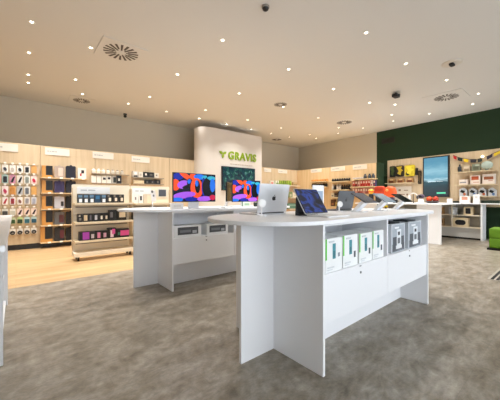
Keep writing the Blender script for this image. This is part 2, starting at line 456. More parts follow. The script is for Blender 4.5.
# ------------------------------------------------------------------ products: generic builders
_cache = {}
def carton(label, cat, group, loc, w, d, h, body, prints=(), rot=0, name='carton', split=False, rough=.45):
    """box standing on loc (front bottom middle), front towards local -y; prints are (x0,z0,x1,z1,colour) as shares of the front"""
    m = MB(); m.box(-w / 2, w / 2, 0, d, 0, h)
    mats = [mat(body, rough) if isinstance(body, str) else body]
    if not split:
        for k, (a, b, c, e, col) in enumerate(prints):
            mats.append(mat(col, rough)); y = -.0006 * (k + 1)
            m.add([(-w / 2 + a * w, y, b * h), (-w / 2 + c * w, y, b * h), (-w / 2 + c * w, y, e * h), (-w / 2 + a * w, y, e * h)], [(0, 1, 2, 3)], len(mats) - 1)
    o = m.build(name, mats, None, loc, rot)
    tag(o, label, cat, group)
    if split:
        for k, (a, b, c, e, col) in enumerate(prints):
            q = MB(); q.box(-w / 2 + a * w, -w / 2 + c * w, -.0006 * (k + 1), -.0001, b * h, e * h); q.build('front_print', mat(col, rough), o)
    return o

def hang_case(label, group, loc, w, h, card, item, kind='case', rot=0, back='#e9e4dc'):
    """small package on a wall hook; origin on the wall, centre height; front towards local -y"""
    m = MB(); y = -.030
    m.ext(rrect(w, h, min(w, h) * .12, 3), y - .004, y, 'y', 0)
    m.ext(rrect(w * .3, h * .12, .004, 2, 0, h * .5 + h * .05), y - .003, y, 'y', 0)
    m.tube([(0, y - .02, h * .54), (0, 0, h * .54)], .002, 6, 2)
    if kind == 'case': m.ext(rrect(w * .64, h * .70, w * .1, 3, 0, -h * .04), y - .016, y - .004, 'y', 1)
    elif kind == 'blob': m.ext(ellipse(0, -h * .08, w * .28, h * .26, .3, 14), y - .018, y - .004, 'y', 1)
    elif kind == 'diag': m.ext([(-w * .36, -h * .34), (w * .05, -h * .38), (w * .38, h * .2), (w * .36, h * .36), (w * .05, h * .22)], y - .014, y - .004, 'y', 1)
    elif kind == 'full': m.ext(rrect(w * .94, h * .92, w * .16, 3), y - .02, y - .004, 'y', 1)
    elif kind == 'dome':
        m.ext(ellipse(0, -h * .18, w * .46, h * .34, 0, 16), y - .03, y - .004, 'y', 1)
        m.ext(ellipse(0, -h * .22, w * .2, h * .1, 0, 12), y - .032, y - .03, 'y', 3)
    elif kind == 'band':
        m.ext(rrect(w * .9, h * .62, w * .12, 3, 0, -h * .14), y - .026, y - .004, 'y', 1)
    o = m.build('hanging_case_pack', [mat(card, .4), mat(item, .4), STEEL, mat('#8a8680', .5)], None, loc, rot)
    return tag(o, label, 'phone case' if kind != 'dome' and kind != 'band' else 'package', group)

def header_plate(px0, px1, py0, py1, Y, label, text=True):
    a = on_y(px0, (py0 + py1) / 2, Y); b = on_y(px1, (py0 + py1) / 2, Y)
    pm = (px0 + px1) / 2; z1 = on_y(pm, py0, Y).z; z0 = on_y(pm, py1, Y).z
    t = thing('wall_sign_plate', label, 'sign', ((a.x + b.x) / 2, Y, (z0 + z1) / 2), 0, 'white header plates')
    W, H = b.x - a.x, z1 - z0
    m = MB(); m.box(-W / 2, W / 2, -.012, -.001, -H / 2, H / 2); m.build('plate', mat('#dcd6cc', .5), t)
    m = MB(); x = -W * .42
    for k, wd in enumerate((.09, .05, .12, .07)):
        m.box(x, x + W * wd, -.0135, -.0125, -H * .08, H * .09); x += W * (wd + .02)
    m.build('small_print', GREYTEXT, t)
    return t

# ------------------------------------------------------------------ phone case wall, first bay
header_plate(-12, 18, 143.2, 151, PY, 'white header plate above the phone cases at the left picture edge')
header_plate(45, 69.5, 148.5, 155.5, PY, 'white header plate above the brown boxed sleeves')
header_plate(92.5, 113.5, 152.5, 158.8, PY, 'white header plate above the shelf of small white packs')
header_plate(131.5, 149.5, 156.8, 162.5, PY, 'white header plate above the black and white speaker boxes')
header_plate(264, 271, 168.5, 172, PY, 'small white header plate beside the pillar edge')
header_plate(278, 287, 169.8, 173.3, PY, 'small white header plate above the green packs by the corner')

case_rows = [
    (1.786, .165, .098, [('#cfd6d0', '#4b7a52', 'blob'), ('#efece6', '#3b3f4c', 'blob'), ('#efece6', '#b9b2ad', 'blob'), ('#f0eeea', '#16171a', 'blob'), ('#e6e2dc', '#15161c', 'case'), ('#c98f45', '#d6a05a', 'full')],
     ['green print', 'slate blob', 'pale grey blob', 'black blob', 'black case', 'tan card']),
    (1.560, .185, .098, [('#e8b8b4', '#c23b3b', 'case'), ('#9cb8b4', '#121418', 'case'), ('#c98aa4', '#0f0f12', 'diag'), ('#dfd9d2', '#0e0e10', 'diag'), ('#e6e8e4', '#7b8580', 'case'), ('#f3dfdc', '#c0123f', 'blob')],
     ['red case', 'black case on teal card', 'black and pink print', 'black print', 'grey case', 'crimson blob']),
    (1.314, .19, .098, [('#d9d6cc', '#555c52', 'case'), ('#efdfe0', '#a81f4a', 'blob'), ('#cf9446', '#b97f36', 'case'), ('#b9bcc0', '#17181b', 'diag'), ('#e4e4e0', '#59606a', 'case'), ('#cd9548', '#d5a258', 'full')],
     ['olive case', 'crimson print', 'tan card', 'black and grey print', 'slate case', 'tan card']),
    (1.088, .165, .090, [('#e6e2dc', '#7b2230', 'case'), ('#efe9e6', '#a22a3a', 'diag'), ('#efe6ea', '#8c1f2c', 'case'), ('#efe9e4', '#7a4f48', 'blob'), ('#ece8e4', '#8b8a92', 'case'), ('#e2e2e6', '#9fa3b4', 'case')],
     ['dark red case', 'red stripe', 'wine red case', 'brown blob', 'grey case', 'pale blue case']),
    (.842, .15, .094, [('#e9e4de', '#3f3a38', 'band'), ('#e4e2d8', '#3a3733', 'band'), ('#e9e6de', '#b2b0a4', 'band'), ('#f0d9cf', '#3a2328', 'diag'), ('#f0d5c4', '#3a2226', 'diag'), ('#f0dacd', '#33232a', 'diag')],
     ['dark band', 'dark lower half', 'pale band', 'dark strap on pink card', 'dark strap on peach card', 'dark strap on rose card']),
    (.655, .14, .094, [('#e0dcd0', '#2f4a1e', 'band'), ('#e0dcd0', '#2f4a1e', 'band'), ('#cfd8b0', '#2d4c1c', 'band'), ('#c4d890', '#20361a', 'band'), ('#bcd4d4', '#1d5c6c', 'band'), ('#bcd4d4', '#174c60', 'band')],
     ['green pouch', 'green pouch', 'dark green pouch', 'lime edged green pouch', 'teal pouch', 'deep teal pouch']),
    (.412, .13, .098, [('#ece8e0', '#1c1716', 'dome')] * 6, ['black earphones'] * 6)]
case_x = [-.30, -.178, -.055, .068, .191, .312]
rown = ['top', 'second', 'third', 'fourth', 'fifth', 'sixth', 'bottom']
hook_p = None
for r, (z, h, wd, its, ds) in enumerate(case_rows):
    k0 = 2 if r >= 5 else 0
    for k in range(k0, 6):
        card, item, kind = its[k]
        pos = 'at far right' if k == 5 else '%s from right' % ORD[5 - k]
        what = 'white card with black earphones' if kind == 'dome' else 'pack with %s' % ds[k]
        hang_case('%s, %s, %s row of phone case wall' % (what, pos, rown[r]), 'packs on the phone case wall', (case_x[k], PY - .001, z), wd, h, card, item, kind)
    t = thing('hook_rail', 'thin rail with price tags above the %s row of phone cases' % rown[r], 'rail', (0, PY - .001, z + h / 2 + .028), 0, 'hook rails on the phone case wall')
    m = MB(); m.box(-.40, .40, -.012, 0, -.006, .006); m.build('rail', mat('#bfae8c', .5), t)
    for k in range(k0, 6):
        m = MB(); m.box(case_x[k] - .022, case_x[k] + .022, -.066, -.062, -.004, .026); m.build('price_tag', mat('#f2efe8', .5), t)
        m = MB(); m.tube([(case_x[k], -.062, .004), (case_x[k], -.012, 0)], .003, 6); m.build('hook', STEEL, t)

# ------------------------------------------------------------------ second bay: sleeves and brown boxes
def rectY(x0, y0, x1, y1, Y):
    a = on_y(x0, 0, Y).x; b = on_y(x1, 0, Y).x; pm = (x0 + x1) / 2
    return a, b, on_y(pm, y1, Y).z, on_y(pm, y0, Y).z

def box_at(x0, y0, x1, y1, Y, label, cat, group, body, prints=(), d=.1, name='carton', hang=False, rough=.45, zb=None):
    a, b, z0, z1 = rectY(x0, y0, x1, y1, Y)
    if zb is not None: z0 = zb + .0005
    return carton(label, cat, group, ((a + b) / 2, Y, z0), b - a, d, z1 - z0, body, prints, 0, name, False, rough)

def sleeve_at(x0, y0, x1, y1, Y, label, group, col, patch=None, zb=None):
    a, b, z0, z1 = rectY(x0, y0, x1, y1, Y)
    if zb is not None: z0 = zb + .004
    W, H = b - a, z1 - z0
    m = MB(); m.ext(rrect(W, H, W * .12, 3, 0, H / 2), 0, .045, 'y', 0)
    if patch: m.ext(rrect(W * patch[0], H * patch[1], W * .06, 2, W * patch[2], H * patch[3]), -.003, .0, 'y', 1)
    m.box(-W * .12, W * .12, .01, .02, H, H + .02, 0)
    m.tube([(0, .015, H + .012), (0, PY - Y - .001, H + .012)], .002, 6, 2)
    o = m.build('hanging_sleeve', [mat(col, .7), mat(patch[4] if patch else col, .6), STEEL], None, ((a + b) / 2, Y, z0), bevel=.006)
    return tag(o, label, 'sleeve', group)

yr = [(165.6, 178.4), (180.6, 193.0), (196.0, 208.4), (211.0, 224.0), (226.8, 240.0)]
r5 = ['top', 'second', 'third', 'fourth', 'bottom']
YB = 7.86
s2 = [('#a8978c', (.5, .7, .12, .5, '#cdbdb2'), 'greyish pink sleeve box'), ('#3b345e', (.6, .5, 0, .45, '#2c2752'), 'purple patterned sleeve'), ('#b9bac6', (.3, .4, .28, .4, '#1c1d24'), 'pale grey sleeve'),
      ('#5b5c60', (.5, .6, .2, .45, '#4d2329'), 'grey and maroon sleeve'), ('#232429', (.4, .6, .25, .5, '#5b2530'), 'black sleeve with maroon patch')]
SZ = [rectY(40, y1, 86, y1 + 1.2, PY)[3] for y0, y1 in yr]
for r, (y0, y1) in enumerate(yr):
    dx = -1.5 if r == 4 else 0
    o = box_at(42 + dx, y0, 52.6, y1, YB, 'brown cardboard box with a black window, %s row beside the phone cases' % r5[r], 'box', 'brown boxes beside the phone cases',
           '#c48c45', [(.36, .2, 1, 1, '#0b0b0c')], .138, zb=SZ[r])
    col, patch, d = s2[r]
    sleeve_at(54.5, y0 + .6, 64.3, y1 - .2, YB, '%s in the %s row next to the brown boxes' % (d, r5[r]), 'laptop sleeves', col, patch, zb=SZ[r])
    sleeve_at(66, y0 + .4, 75.8, y1 - .2, YB, 'black navy sleeve in the %s row behind the white gondola edge' % r5[r], 'laptop sleeves', ['#131a2c', '#14182a', '#101014', '#131317', '#101014'][r], zb=SZ[r])
box_at(77.8, 168.0, 86.2, 179.3, 7.9, 'white box with a small dark and red picture, top row of sleeves', 'box', None, '#e9dfd6', [(.25, .25, .45, .5, '#a01f38'), (.4, .5, .75, .8, '#1a1a1e')], .098, zb=SZ[0])
for r, (y0, y1) in enumerate(yr):
    a, b, z0, z1 = rectY(40, y1, 86.5, y1 + 1.2, PY); z1 = SZ[r]
    t = thing('display_shelf', 'narrow oak shelf with price tags under the %s row of sleeves' % r5[r], 'shelf', ((a + b) / 2, PY - .001, z1), 0, 'oak shelves under the sleeves')
    W = b - a; m = MB(); m.box(-W / 2, W / 2, -.20, 0, -.022, -.001); m.build('board', OAK_DEEP, t)
    for k in range(4):
        m = MB(); m.box(-W * .36 + W * .24 * k, -W * .36 + W * .24 * k + .06, -.204, -.201, -.022, .012); m.build('price_tag', mat('#f3efe6', .5), t)

# ------------------------------------------------------------------ third and fourth bays
S3 = []
for r, (yt) in enumerate((174.4, 183.6)):
    a, b, z0, z1 = rectY(90.5, yt, 127.5, yt + .8, PY); S3.append(z1)
    t = thing('display_shelf', 'narrow shelf under the %s row of small white packs' % ('upper', 'lower')[r], 'shelf', ((a + b) / 2, PY - .001, z1), 0, 'narrow shelves in the white pack bay')
    m = MB(); m.box(-(b - a) / 2, (b - a) / 2, -.16, 0, -.018, -.001); m.build('board', OAK_DEEP, t)
    m = MB(); m.box(-(b - a) / 2, (b - a) / 2, -.164, -.161, -.022, .004); m.build('front_rail', mat('#8d8372', .5), t)
def bottle_at(x0, y0, x1, y1, Y, label, group, body, cap, cat='bottle', name='small_bottle', neck=.55, zb=None):
    a, b, z0, z1 = rectY(x0, y0, x1, y1, Y)
    if zb is not None: z0 = zb + .0005
    R = (b - a) / 2; H = z1 - z0
    m = MB(); m.lathe([(R * .9, 0), (R, H * .05), (R, H * .66), (R * neck, H * .78)], n=14, mi=0)
    m.lathe([(R * neck * .95, H * .781), (R * neck * .95, H * .97), (R * neck * .7, H)], n=14, mi=1)
    o = m.build(name, [mat(body, .4), mat(cap, .4)], None, ((a + b) / 2, Y + R, z0), smooth=True)
    return tag(o, label, cat, group)
wc = [('#f0ece6', '#e2ddd4'), ('#f0ece6', '#e2ddd4'), ('#eeeae4', '#d6d0c8'), ('#efebe5', '#9c968e'), ('#d8d4ce', '#8e8983'), ('#cfcac2', '#8a857f'), ('#bfb9b0', '#75706a')]
for k in range(7):
    x = 92.2 + 4.75 * k
    bottle_at(x, 168.0 + .38 * k, x + 3.9, 174.0 + .06 * k, 7.88, '%s small bottle, %s from left, upper shelf of the white pack bay' % ('white' if k < 4 else 'greyish', ORD[k]), 'bottles in the white pack bay', *wc[k], zb=S3[0])
for k in range(6):
    x = 91.7 + 5.05 * k
    pr = [[], [], [(.25, .45, .9, .75, '#1e1d1e')], [(.2, .5, .8, .8, '#242222')], [(.3, .1, .95, .8, '#1c2420')], [(.3, .35, .65, .65, '#d9d4cc')]][k]
    nm = ['plain white pack', 'plain white pack', 'white pack with black stripe', 'white pack with dark mark', 'grey pack with dark print', 'black pack with white dot'][k]
    box_at(x, 175.6, x + 4.5, 183.3, 7.87, '%s, %s from left, lower shelf of the white pack bay' % (nm, ORD[k]), 'pack', 'packs in the white pack bay', '#17171b' if k == 5 else ('#b8b4ae' if k == 4 else '#ede9e2'), pr, .12, zb=S3[1])
S4 = []
for r, yt in enumerate((178.0, 184.2)):
    a, b, z0, z1 = rectY(131, yt, 161.5, yt + .8, PY); S4.append(z1)
    t = thing('display_shelf', 'narrow shelf under the %s row of speaker boxes' % ('upper', 'lower')[r], 'shelf', ((a + b) / 2, PY - .001, z1), 0, 'narrow shelves in the speaker bay')
    m = MB(); m.box(-(b - a) / 2, (b - a) / 2, -.18, 0, -.018, -.001); m.build('board', OAK_DEEP, t)
    m = MB(); m.box(-(b - a) / 2, (b - a) / 2, -.184, -.181, -.022, .004); m.build('front_rail', mat('#8d8372', .5), t)
for k, (x0, x1, y0, body, pr, nm) in enumerate([(133, 138, 171, '#c8c4be', [(.1, 0, .9, .3, '#1f1f1f'), (.3, .45, .75, .8, '#f4f2ee')], 'grey speaker box'), (138.6, 143, 172, '#d8d2c8', [(.2, .3, .7, .7, '#b4aea4')], 'white speaker box'),
        (143.6, 148.2, 172, '#101013', [(.3, .4, .7, .75, '#dcd8d0')], 'black speaker box with white dot'), (148.6, 154, 172.4, '#121215', [(.3, .4, .7, .7, '#55534f')], 'plain black speaker box'), (154.5, 158.8, 173, '#d4cec4', [(.3, .4, .65, .7, '#77726a')], 'pale speaker box')]):
    box_at(x0, y0, x1, 177.8, 7.86, '%s, %s from left, upper shelf of the speaker bay' % (nm, ORD[k]), 'box', 'speaker boxes', body, pr, .13, zb=S4[0])
for k, (x0, x1, body, nm) in enumerate([(133.5, 144.2, '#dfcfae', 'long cream box'), (144.6, 149.6, '#141418', 'black cube box'), (150, 155, '#141416', 'black cube box'), (155.4, 160.4, '#161619', 'black cube box')]):
    box_at(x0, 180.0, x1, 184.0, 7.86, '%s, %s from left, lower shelf of the speaker bay' % (nm, ORD[k]), 'box', 'boxes under the speaker boxes', body, [(.35, .3, .65, .7, '#6d6a66')] if k else [], .13, zb=S4[1])

# ------------------------------------------------------------------ gondola shelving
def gondola(x0, x1, y, label, shelves, hdr):
    W = x1 - x0
    t = thing('gondola_shelf', label, 'shelf unit', ((x0 + x1) / 2, y, 0), 0, 'white gondola shelf units')
    m = MB(); P = rrect(W, 1.26, .03, 4, 0, .78); m.ext(P, 0, .03, 'y'); m.build('back_board', CREAM, t)
    for s in (-1, 1):
        m = MB(); xa, xb = sorted((s * W / 2, s * (W / 2 - .012))); m.box(xa, xb, -.03, -.001, .17, 1.34); m.build('side_post', OAK, t)
    for z in shelves:
        m = MB(); m.box(-W / 2 + .013, W / 2 - .013, -.28, -.001, z - .026, z); m.build('shelf', MAPLE, t, bevel=.002, seg=1)
        m = MB(); m.box(-W / 2 + .013, W / 2 - .013, -.286, -.281, z - .032, z + .004); m.build('price_rail', mat('#dccfb6', .4), t)
        m = MB(); m.box(-W / 2 + .06, W / 2 - .06, -.006, -.001, z - .09, z - .07); m.build('slot', mat('#8a8378', .6), t)
    m = MB(); m.box(-W / 2, W / 2, -.30, .03, .08, .148); m.build('base', CREAM, t)
    for sx in (-1, 1):
        for yy in (-.24, -.03):
            m = MB(); m.lathe([(.036, -.015), (.036, .015)], (sx * (W / 2 - .07), yy, .037), 16, 'x'); c = m.build('caster', BLACK, t)
            m = MB(); m.box(sx * (W / 2 - .07) - .02, sx * (W / 2 - .07) + .02, yy - .018, yy + .018, .06, .0795); m.build('caster_fork', STEEL, c)
    a, b = hdr
    m = MB(); m.box(a, b, -.008, -.001, 1.235, 1.365); h = m.build('header_plate', mat('#e6e9ec', .4), t)
    m = MB(); m.box(a + .06, a + .06 + (b - a) * .18, -.0095, -.0085, 1.29, 1.312); m.box(a + .08 + (b - a) * .19, a + .08 + (b - a) * .4, -.0095, -.0085, 1.29, 1.312); m.build('small_print', mat('#b5b9bd', .6), h)
    return t
GY = 6.13
gondola(.80, 1.845, GY, 'cream gondola shelf on castors with lamp boxes and purple cartons', (1.055, .705, .36), (-.44, .13))
gondola(1.86, 2.72, GY, 'cream gondola shelf with white phone boxes behind the small phone stand', (1.04, .705, .36), (-.40, .0))
def gy_box(x0, x1, z, h, label, cat, group, body, pr, d=.1, Y=5.93):
    a = on_y(x0, 0, Y).x; b = on_y(x1, 0, Y).x
    carton(label, cat, group, ((a + b) / 2, Y, z + .0005), b - a, d, h, body, pr)
for k, (x0, x1) in enumerate([(77.8, 82.8), (83.4, 88.6), (89.2, 94.4), (95, 100.4), (101.2, 106.2), (107, 112.2), (113, 118.2), (118.9, 124)]):
    bl = k < 5
    body = ['#1c2733', '#11161c', '#22303c', '#1d3b57', '#222d3a', '#17171a', '#17171a', '#17171a'][k]
    pr = [(.25, .08, .85, .48, '#dfe6f0'), (.1, .62, .9, .92, '#5f7f9c')] if bl else [(.35, .2, .8, .6, '#e6d8c6'), (.1, .7, .5, .95, '#6c665e')]
    if k == 3: pr = [(.15, .45, .85, .85, '#2e6a96')]
    gy_box(x0, x1, 1.055, .165, '%s lamp box, %s from left on the top shelf of the gondola' % ('deep blue' if k == 3 else 'black and blue' if bl else 'black and cream', ORD[k]), 'box', 'boxes on the top gondola shelf', body, pr)
for k, (x0, x1, h, body, pr, nm) in enumerate([(77.6, 82.4, .15, '#18181b', [(.3, .2, .8, .5, '#8d8983'), (.2, .65, .6, .85, '#b5b1aa')], 'black grey box'), (82.8, 88.2, .15, '#201c1a', [(.2, .15, .85, .85, '#e2cfae')], 'cream fronted box'),
        (88.6, 93.4, .15, '#19191d', [(.25, .2, .6, .8, '#6a6772')], 'dark box with grey strip'), (93.8, 98.8, .15, '#1b1b20', [(.2, .2, .7, .8, '#cfd0dc')], 'dark box with pale lamp'),
        (99.3, 103.8, .15, '#141417', [(.3, .25, .75, .7, '#e7dfd6')], 'black box with white bulb'), (104.2, 108.4, .15, '#161618', [(.3, .25, .75, .7, '#e0d4c4')], 'black box with cream bulb'),
        (109.2, 116.4, .21, '#15161a', [(.15, .3, .5, .8, '#77767c')], 'tall black box'), (116.8, 126.5, .19, '#1b1815', [(.25, .3, .9, .85, '#e6d3b4')], 'wide black and cream box')]):
    gy_box(x0, x1, .705, h, '%s, %s from left on the middle shelf of the gondola' % (nm, ORD[k]), 'box', 'boxes on the middle gondola shelf', body, pr)
for k, (x0, x1, h, body, pr, nm) in enumerate([(79, 89.4, .16, '#1d1a26', [(.35, .1, 1, .95, '#b244c4')], 'wide purple box'), (89.9, 95.2, .155, '#131316', [(.25, .2, .8, .7, '#d8cfd8')], 'black and white box'), (95.7, 101.3, .155, '#141417', [(.3, .15, .85, .85, '#e28ab4')], 'black and pink box'),
        (101.8, 107.4, .155, '#151518', [(.3, .2, .8, .75, '#d8a8c4')], 'black and pale pink box'), (108, 116, .20, '#121215', [(.3, .1, .7, .8, '#e9cfe0'), (.5, .4, .9, .9, '#d650a6')], 'tall black magenta box'), (116.6, 129, .175, '#141416', [(.3, .2, 1, .8, '#d94f9c'), (.1, .3, .3, .6, '#3c7a64')], 'wide black magenta box')]):
    gy_box(x0, x1, .36, h, '%s, %s from left on the bottom shelf of the gondola' % (nm, ORD[k]), 'box', 'boxes on the bottom gondola shelf', body, pr)
for k, (x0, x1, h, body, pr, nm) in enumerate([(133.4, 137.8, .20, '#f2f0ee', [(.35, .35, .65, .65, '#6d6d72')], 'white phone box'), (138.7, 143.2, .20, '#f2f1ef', [(.3, .3, .7, .75, '#2b2e36')], 'white phone box with dark picture'), (143.8, 147.2, .19, '#d9cdb8', [], 'beige phone box'), (152.8, 156.2, .19, '#e9e6e0', [(.3, .3, .8, .85, '#7d7c80')], 'white grey phone box')]):
    gy_box(x0, x1, 1.04, h, '%s, %s from left on the gondola behind the phone stand' % (nm, ORD[k]), 'box', 'phone boxes on the gondola', body, pr)
for k in range(5):
    x0 = 133 + 5.4 * k
    gy_box(x0, x0 + 4.6, .705, .15, 'small dark box, %s from left, middle shelf of the gondola beside table' % ORD[k], 'box', 'dark boxes behind the table', '#2a2927', [(.3, .3, .7, .7, '#a9a29a')])
a, b, z0, z1 = rectY(157.8, 188.8, 166.4, 197.2, 6.12)
t = thing('picture_frame', 'white framed dark tablet picture on the gondola back board', 'picture', ((a + b) / 2, GY - .001, (z0 + z1) / 2))
m = MB(); m.box(-(b - a) / 2, (b - a) / 2, -.02, -.001, -(z1 - z0) / 2, (z1 - z0) / 2); m.build('frame', mat('#d9d6d2', .5), t)
m = MB(); m.box(-(b - a) * .42, (b - a) * .42, -.023, -.0205, -(z1 - z0) * .4, (z1 - z0) * .4); m.build('picture', mat('#3d3f48', .3), t)

# ------------------------------------------------------------------ name sign and wall screen on the pillar
def text_mesh(s, size, extrude, offset):
    cu = bpy.data.curves.new('lettering', 'FONT'); cu.body = s; cu.size = size; cu.extrude = extrude; cu.offset = offset; cu.space_character = 1.12
    o = bpy.data.objects.new('lettering', cu); C.objects.link(o)
    dg = bpy.context.evaluated_depsgraph_get(); me = bpy.data.meshes.new_from_object(o.evaluated_get(dg))
    bpy.data.objects.remove(o); bpy.data.curves.remove(cu)
    return me
def sx(px, Y=FY): return on_y(px, 0, Y).x
def sz(px, py, Y=FY): return on_y(px, py, Y).z
z0, z1 = sz(228, 159.2), sz(228, 151.0)
t = thing('shop_sign', 'green GRAVIS shop lettering with leaf emblem on the pillar', 'sign', (sx(219.5), FY - .001, z0))
me = text_mesh('GRAVIS', 1, .015, .028)
xs = [v.co.x for v in me.vertices]; ys = [v.co.y for v in me.vertices]
X0, X1 = sx(228.0) - sx(219.5), sx(255.7) - sx(219.5); H = z1 - z0
for v in me.vertices:
    x = X0 + (v.co.x - min(xs)) / (max(xs) - min(xs)) * (X1 - X0); z = (v.co.y - min(ys)) / (max(ys) - min(ys)) * H
    v.co = (x, -.02 - v.co.z, z)
me.materials.append(LIME); o = bpy.data.objects.new('lettering', me); C.objects.link(o); o.parent = t
ew = sx(225.8) - sx(219.5)
def leaf(cx, cz, L, W, ang):
    P = []
    for i in range(9): u = i / 8; P.append((u * L, W * math.sin(PI * u) ** .8))
    for i in range(7, 0, -1): u = i / 8; P.append((u * L, -W * math.sin(PI * u) ** .8))
    return [(cx + p[0] * math.cos(ang) - p[1] * math.sin(ang), cz + p[0] * math.sin(ang) + p[1] * math.cos(ang)) for p in P]
for ang, L in ((math.radians(150), .62), (math.radians(30), .62), (math.radians(-90), .55)):
    m = MB(); m.ext(leaf(ew * .5, H * .55, ew * L, ew * .17, ang), -.03, -.004, 'y'); m.build('emblem_leaf', LIME, t)
m = MB(); x = (X0 + X1) / 2 - .52
for k, wd in enumerate((.09, .05, .1, .07, .04, .11, .06, .09, .08, .05)):
    m.box(x, x + wd, -.006, 0, -.165, -.135); x += wd + .025
m.build('small_print', mat('#b3a596', .6), t)

TEAL = screen_noise('teal_screen', [(.3, '#06151f'), (.48, '#0d3440'), (.58, '#124a3c'), (.7, '#5a8c86'), (.8, '#b8d0c8')], 3.2, .9, 3)
xa, xb = sx(221.2), sx(254.2); za, zb = sz(237, 190.8), sz(237, 167.4)
t = thing('wall_screen', 'large dark teal screen on the pillar below the green lettering', 'screen', ((xa + xb) / 2, FY - .001, (za + zb) / 2))
W, H = xb - xa, zb - za
m = MB(); m.box(-W / 2, W / 2, -.05, -.001, -H / 2, H / 2); m.build('bezel', BLACK, t, bevel=.004)
m = MB(); m.box(-W / 2 + .025, W / 2 - .025, -.052, -.0505, -H / 2 + .025, H / 2 - .025); m.build('display', TEAL, t)

# ------------------------------------------------------------------ things on the second table
def em(h, s=.85): return mat(h, .25, spec=.12, emit=s)
def clampP(P, W, H): return [(max(-W / 2, min(W / 2, x)), max(-H / 2, min(H / 2, z))) for x, z in P]
def art_screen(t, W, H, zc, y):
    m = MB(); m.box(-W / 2, W / 2, y - .001, y, zc - H / 2, zc + H / 2, 0)
    cols = ['#070a24', '#14228a', '#e0481e', '#9550cc', '#1c62c8', '#04040c', '#b0183c', '#6a28b0', '#ff7a3a', '#2a96b0']
    lay = [(-.40, .38, .12, .12, 0, 1), (-.22, .40, .17, .09, -.5, 2), (-.06, .38, .08, .15, .3, 2), (.10, .40, .14, .10, 0, 4), (.22, .40, .07, .06, .3, 9), (.40, .37, .11, .08, 0, 9),
           (-.46, .08, .10, .20, 0, 2), (-.28, .10, .14, .15, .2, 3), (-.22, .02, .09, .06, .3, 5), (-.13, .14, .07, .20, .1, 5), (-.15, .22, .04, .09, -.3, 4), (.03, -.02, .15, .37, .05, 2), (.05, .04, .065, .24, .05, 5),
           (.03, .16, .04, .12, .1, 4), (.20, .04, .05, .34, 0, 1), (.29, .0, .12, .36, .05, 5), (.43, .10, .07, .26, 0, 4), (-.26, -.28, .26, .12, .12, 3), (-.42, -.44, .13, .08, 0, 4), (-.10, -.42, .15, .08, 0, 1), (.22, -.41, .18, .10, .05, 3), (.43, -.36, .08, .10, 0, 6)]
    for k, (cx, cz, rx, rz, ro, c) in enumerate(lay):
        P = ellipse(cx * W, cz * H, rx * W, rz * H, ro, 26); P = clampP(P, W, H)
        Q = [P[i] for i in range(len(P)) if (Vector(P[i]) - Vector(P[i - 1])).length > 1e-5]
        yy = y - .0012 - .00008 * k
        m.add([(p[0], yy, zc + p[1]) for p in Q], [list(range(len(Q)))], c)
    return m.build('display', [em(c, .5) for c in cols], t)
def monitor(label, x, y, W, H, zb, rot=0, screen=True):
    t = thing('monitor', label, 'monitor', (x, y, TT + .0005), rot, 'monitors on the display table')
    zc = zb - TT + H / 2
    m = MB(); m.box(-W / 2, W / 2, -.012, .012, zc - H / 2, zc + H / 2); m.build('panel', BLACK, t, bevel=.004)
    m = MB(); m.ext([(.0125, zc - .06), (.0125, zc + .02), (.05, .03), (.06, .0), (-.045, .0), (-.045, .006), (.035, .006)], -.08, .08, 'x'); m.build('stand', SILVER, t, bevel=.001, seg=1)
    if screen: art_screen(t, W - .018, H - .018, zc, -.0125)
    else:
        m = MB(); m.box(-W / 2 + .01, W / 2 - .01, -.0135, -.0125, zc - H / 2 + .01, zc + H / 2 - .01); m.build('display', mat('#10302a', .15), t)
    return t
monitor('monitor with colourful abstract screen beside the pillar wall, larger of the two', 1.855, 3.36, .645, .385, 1.097)
monitor('monitor with colourful abstract screen half hidden behind the silver laptop', 3.02, 3.68, .62, .37, 1.084)
monitor('dark monitor seen almost edge on next to the second colourful screen', 2.79, 3.88, .32, .33, 1.09, .70, False)
def on_top(px, py): return on_z(px, py, TT)
def small_box_top(px0, px1, py0, py1, label, body, prints=(), name='carton', d=.1, rot=0, cat='box', fwd=0):
    q = on_top((px0 + px1) / 2, py1); dd = (q.x * CO + q.y * SI)
    w = (px1 - px0) * dd / FPX; h = (py1 - py0) * dd / FPX
    return carton(label, cat, None, (q.x, q.y, TT + .0005), w, d, h, body, prints, rot, name, True)
carton('small white box standing beside the large monitor stand', 'box', None, (1.60, 3.36, TT + .0005), .16, .08, .075, '#eeecea', [(.2, .3, .8, .7, '#dfdcd8')], -.2, 'carton', True)
carton('small white and green box under the second colourful monitor', 'box', None, (2.86, 3.49, TT + .0005), .15, .07, .08, '#e8efe6', [(0, 0, .12, 1, '#4f7a5c'), (.3, .3, .85, .7, '#a8c8a8')], -.3, 'carton', True)
carton('dark green box beside the hidden monitor stand', 'box', None, (3.12, 3.46, TT + .0005), .16, .06, .07, '#1d2b22', [(.2, .3, .8, .6, '#5a6e5a')], -.2, 'carton', True)
def keyboard(label, x, y, rot=0):
    t = thing('keyboard', label, 'keyboard', (x, y, TT + .0005), rot, 'keyboards on the display table')
    m = MB(); m.ext(rrect(.30, .11, .012), 0, .008); m.build('case', SILVER, t)
    for r in range(4):
        m = MB(); m.ext(rrect(.28, .02, .003, 2, 0, -.036 + .024 * r), .0083, .0115); m.build('key_row', mat('#f2f2f2', .5), t)
    return t
keyboard('flat white keyboard on the table edge before the large monitor', 1.99, 3.252)
t = thing('computer_mouse', 'white mouse beside the flat keyboard', 'mouse', (2.26, 3.27, TT + .0005))
m = MB(); m.ball((0, 0, .012), .055, (.55, 1, .32)); m.v = [Vector((p.x, p.y, max(0, p.z))) for p in m.v]; m.build('shell', WHITE, t, smooth=True)
m = MB(); m.box(-.002, .002, .01, .05, .0275, .0285); m.build('seam', GREYTEXT, t)
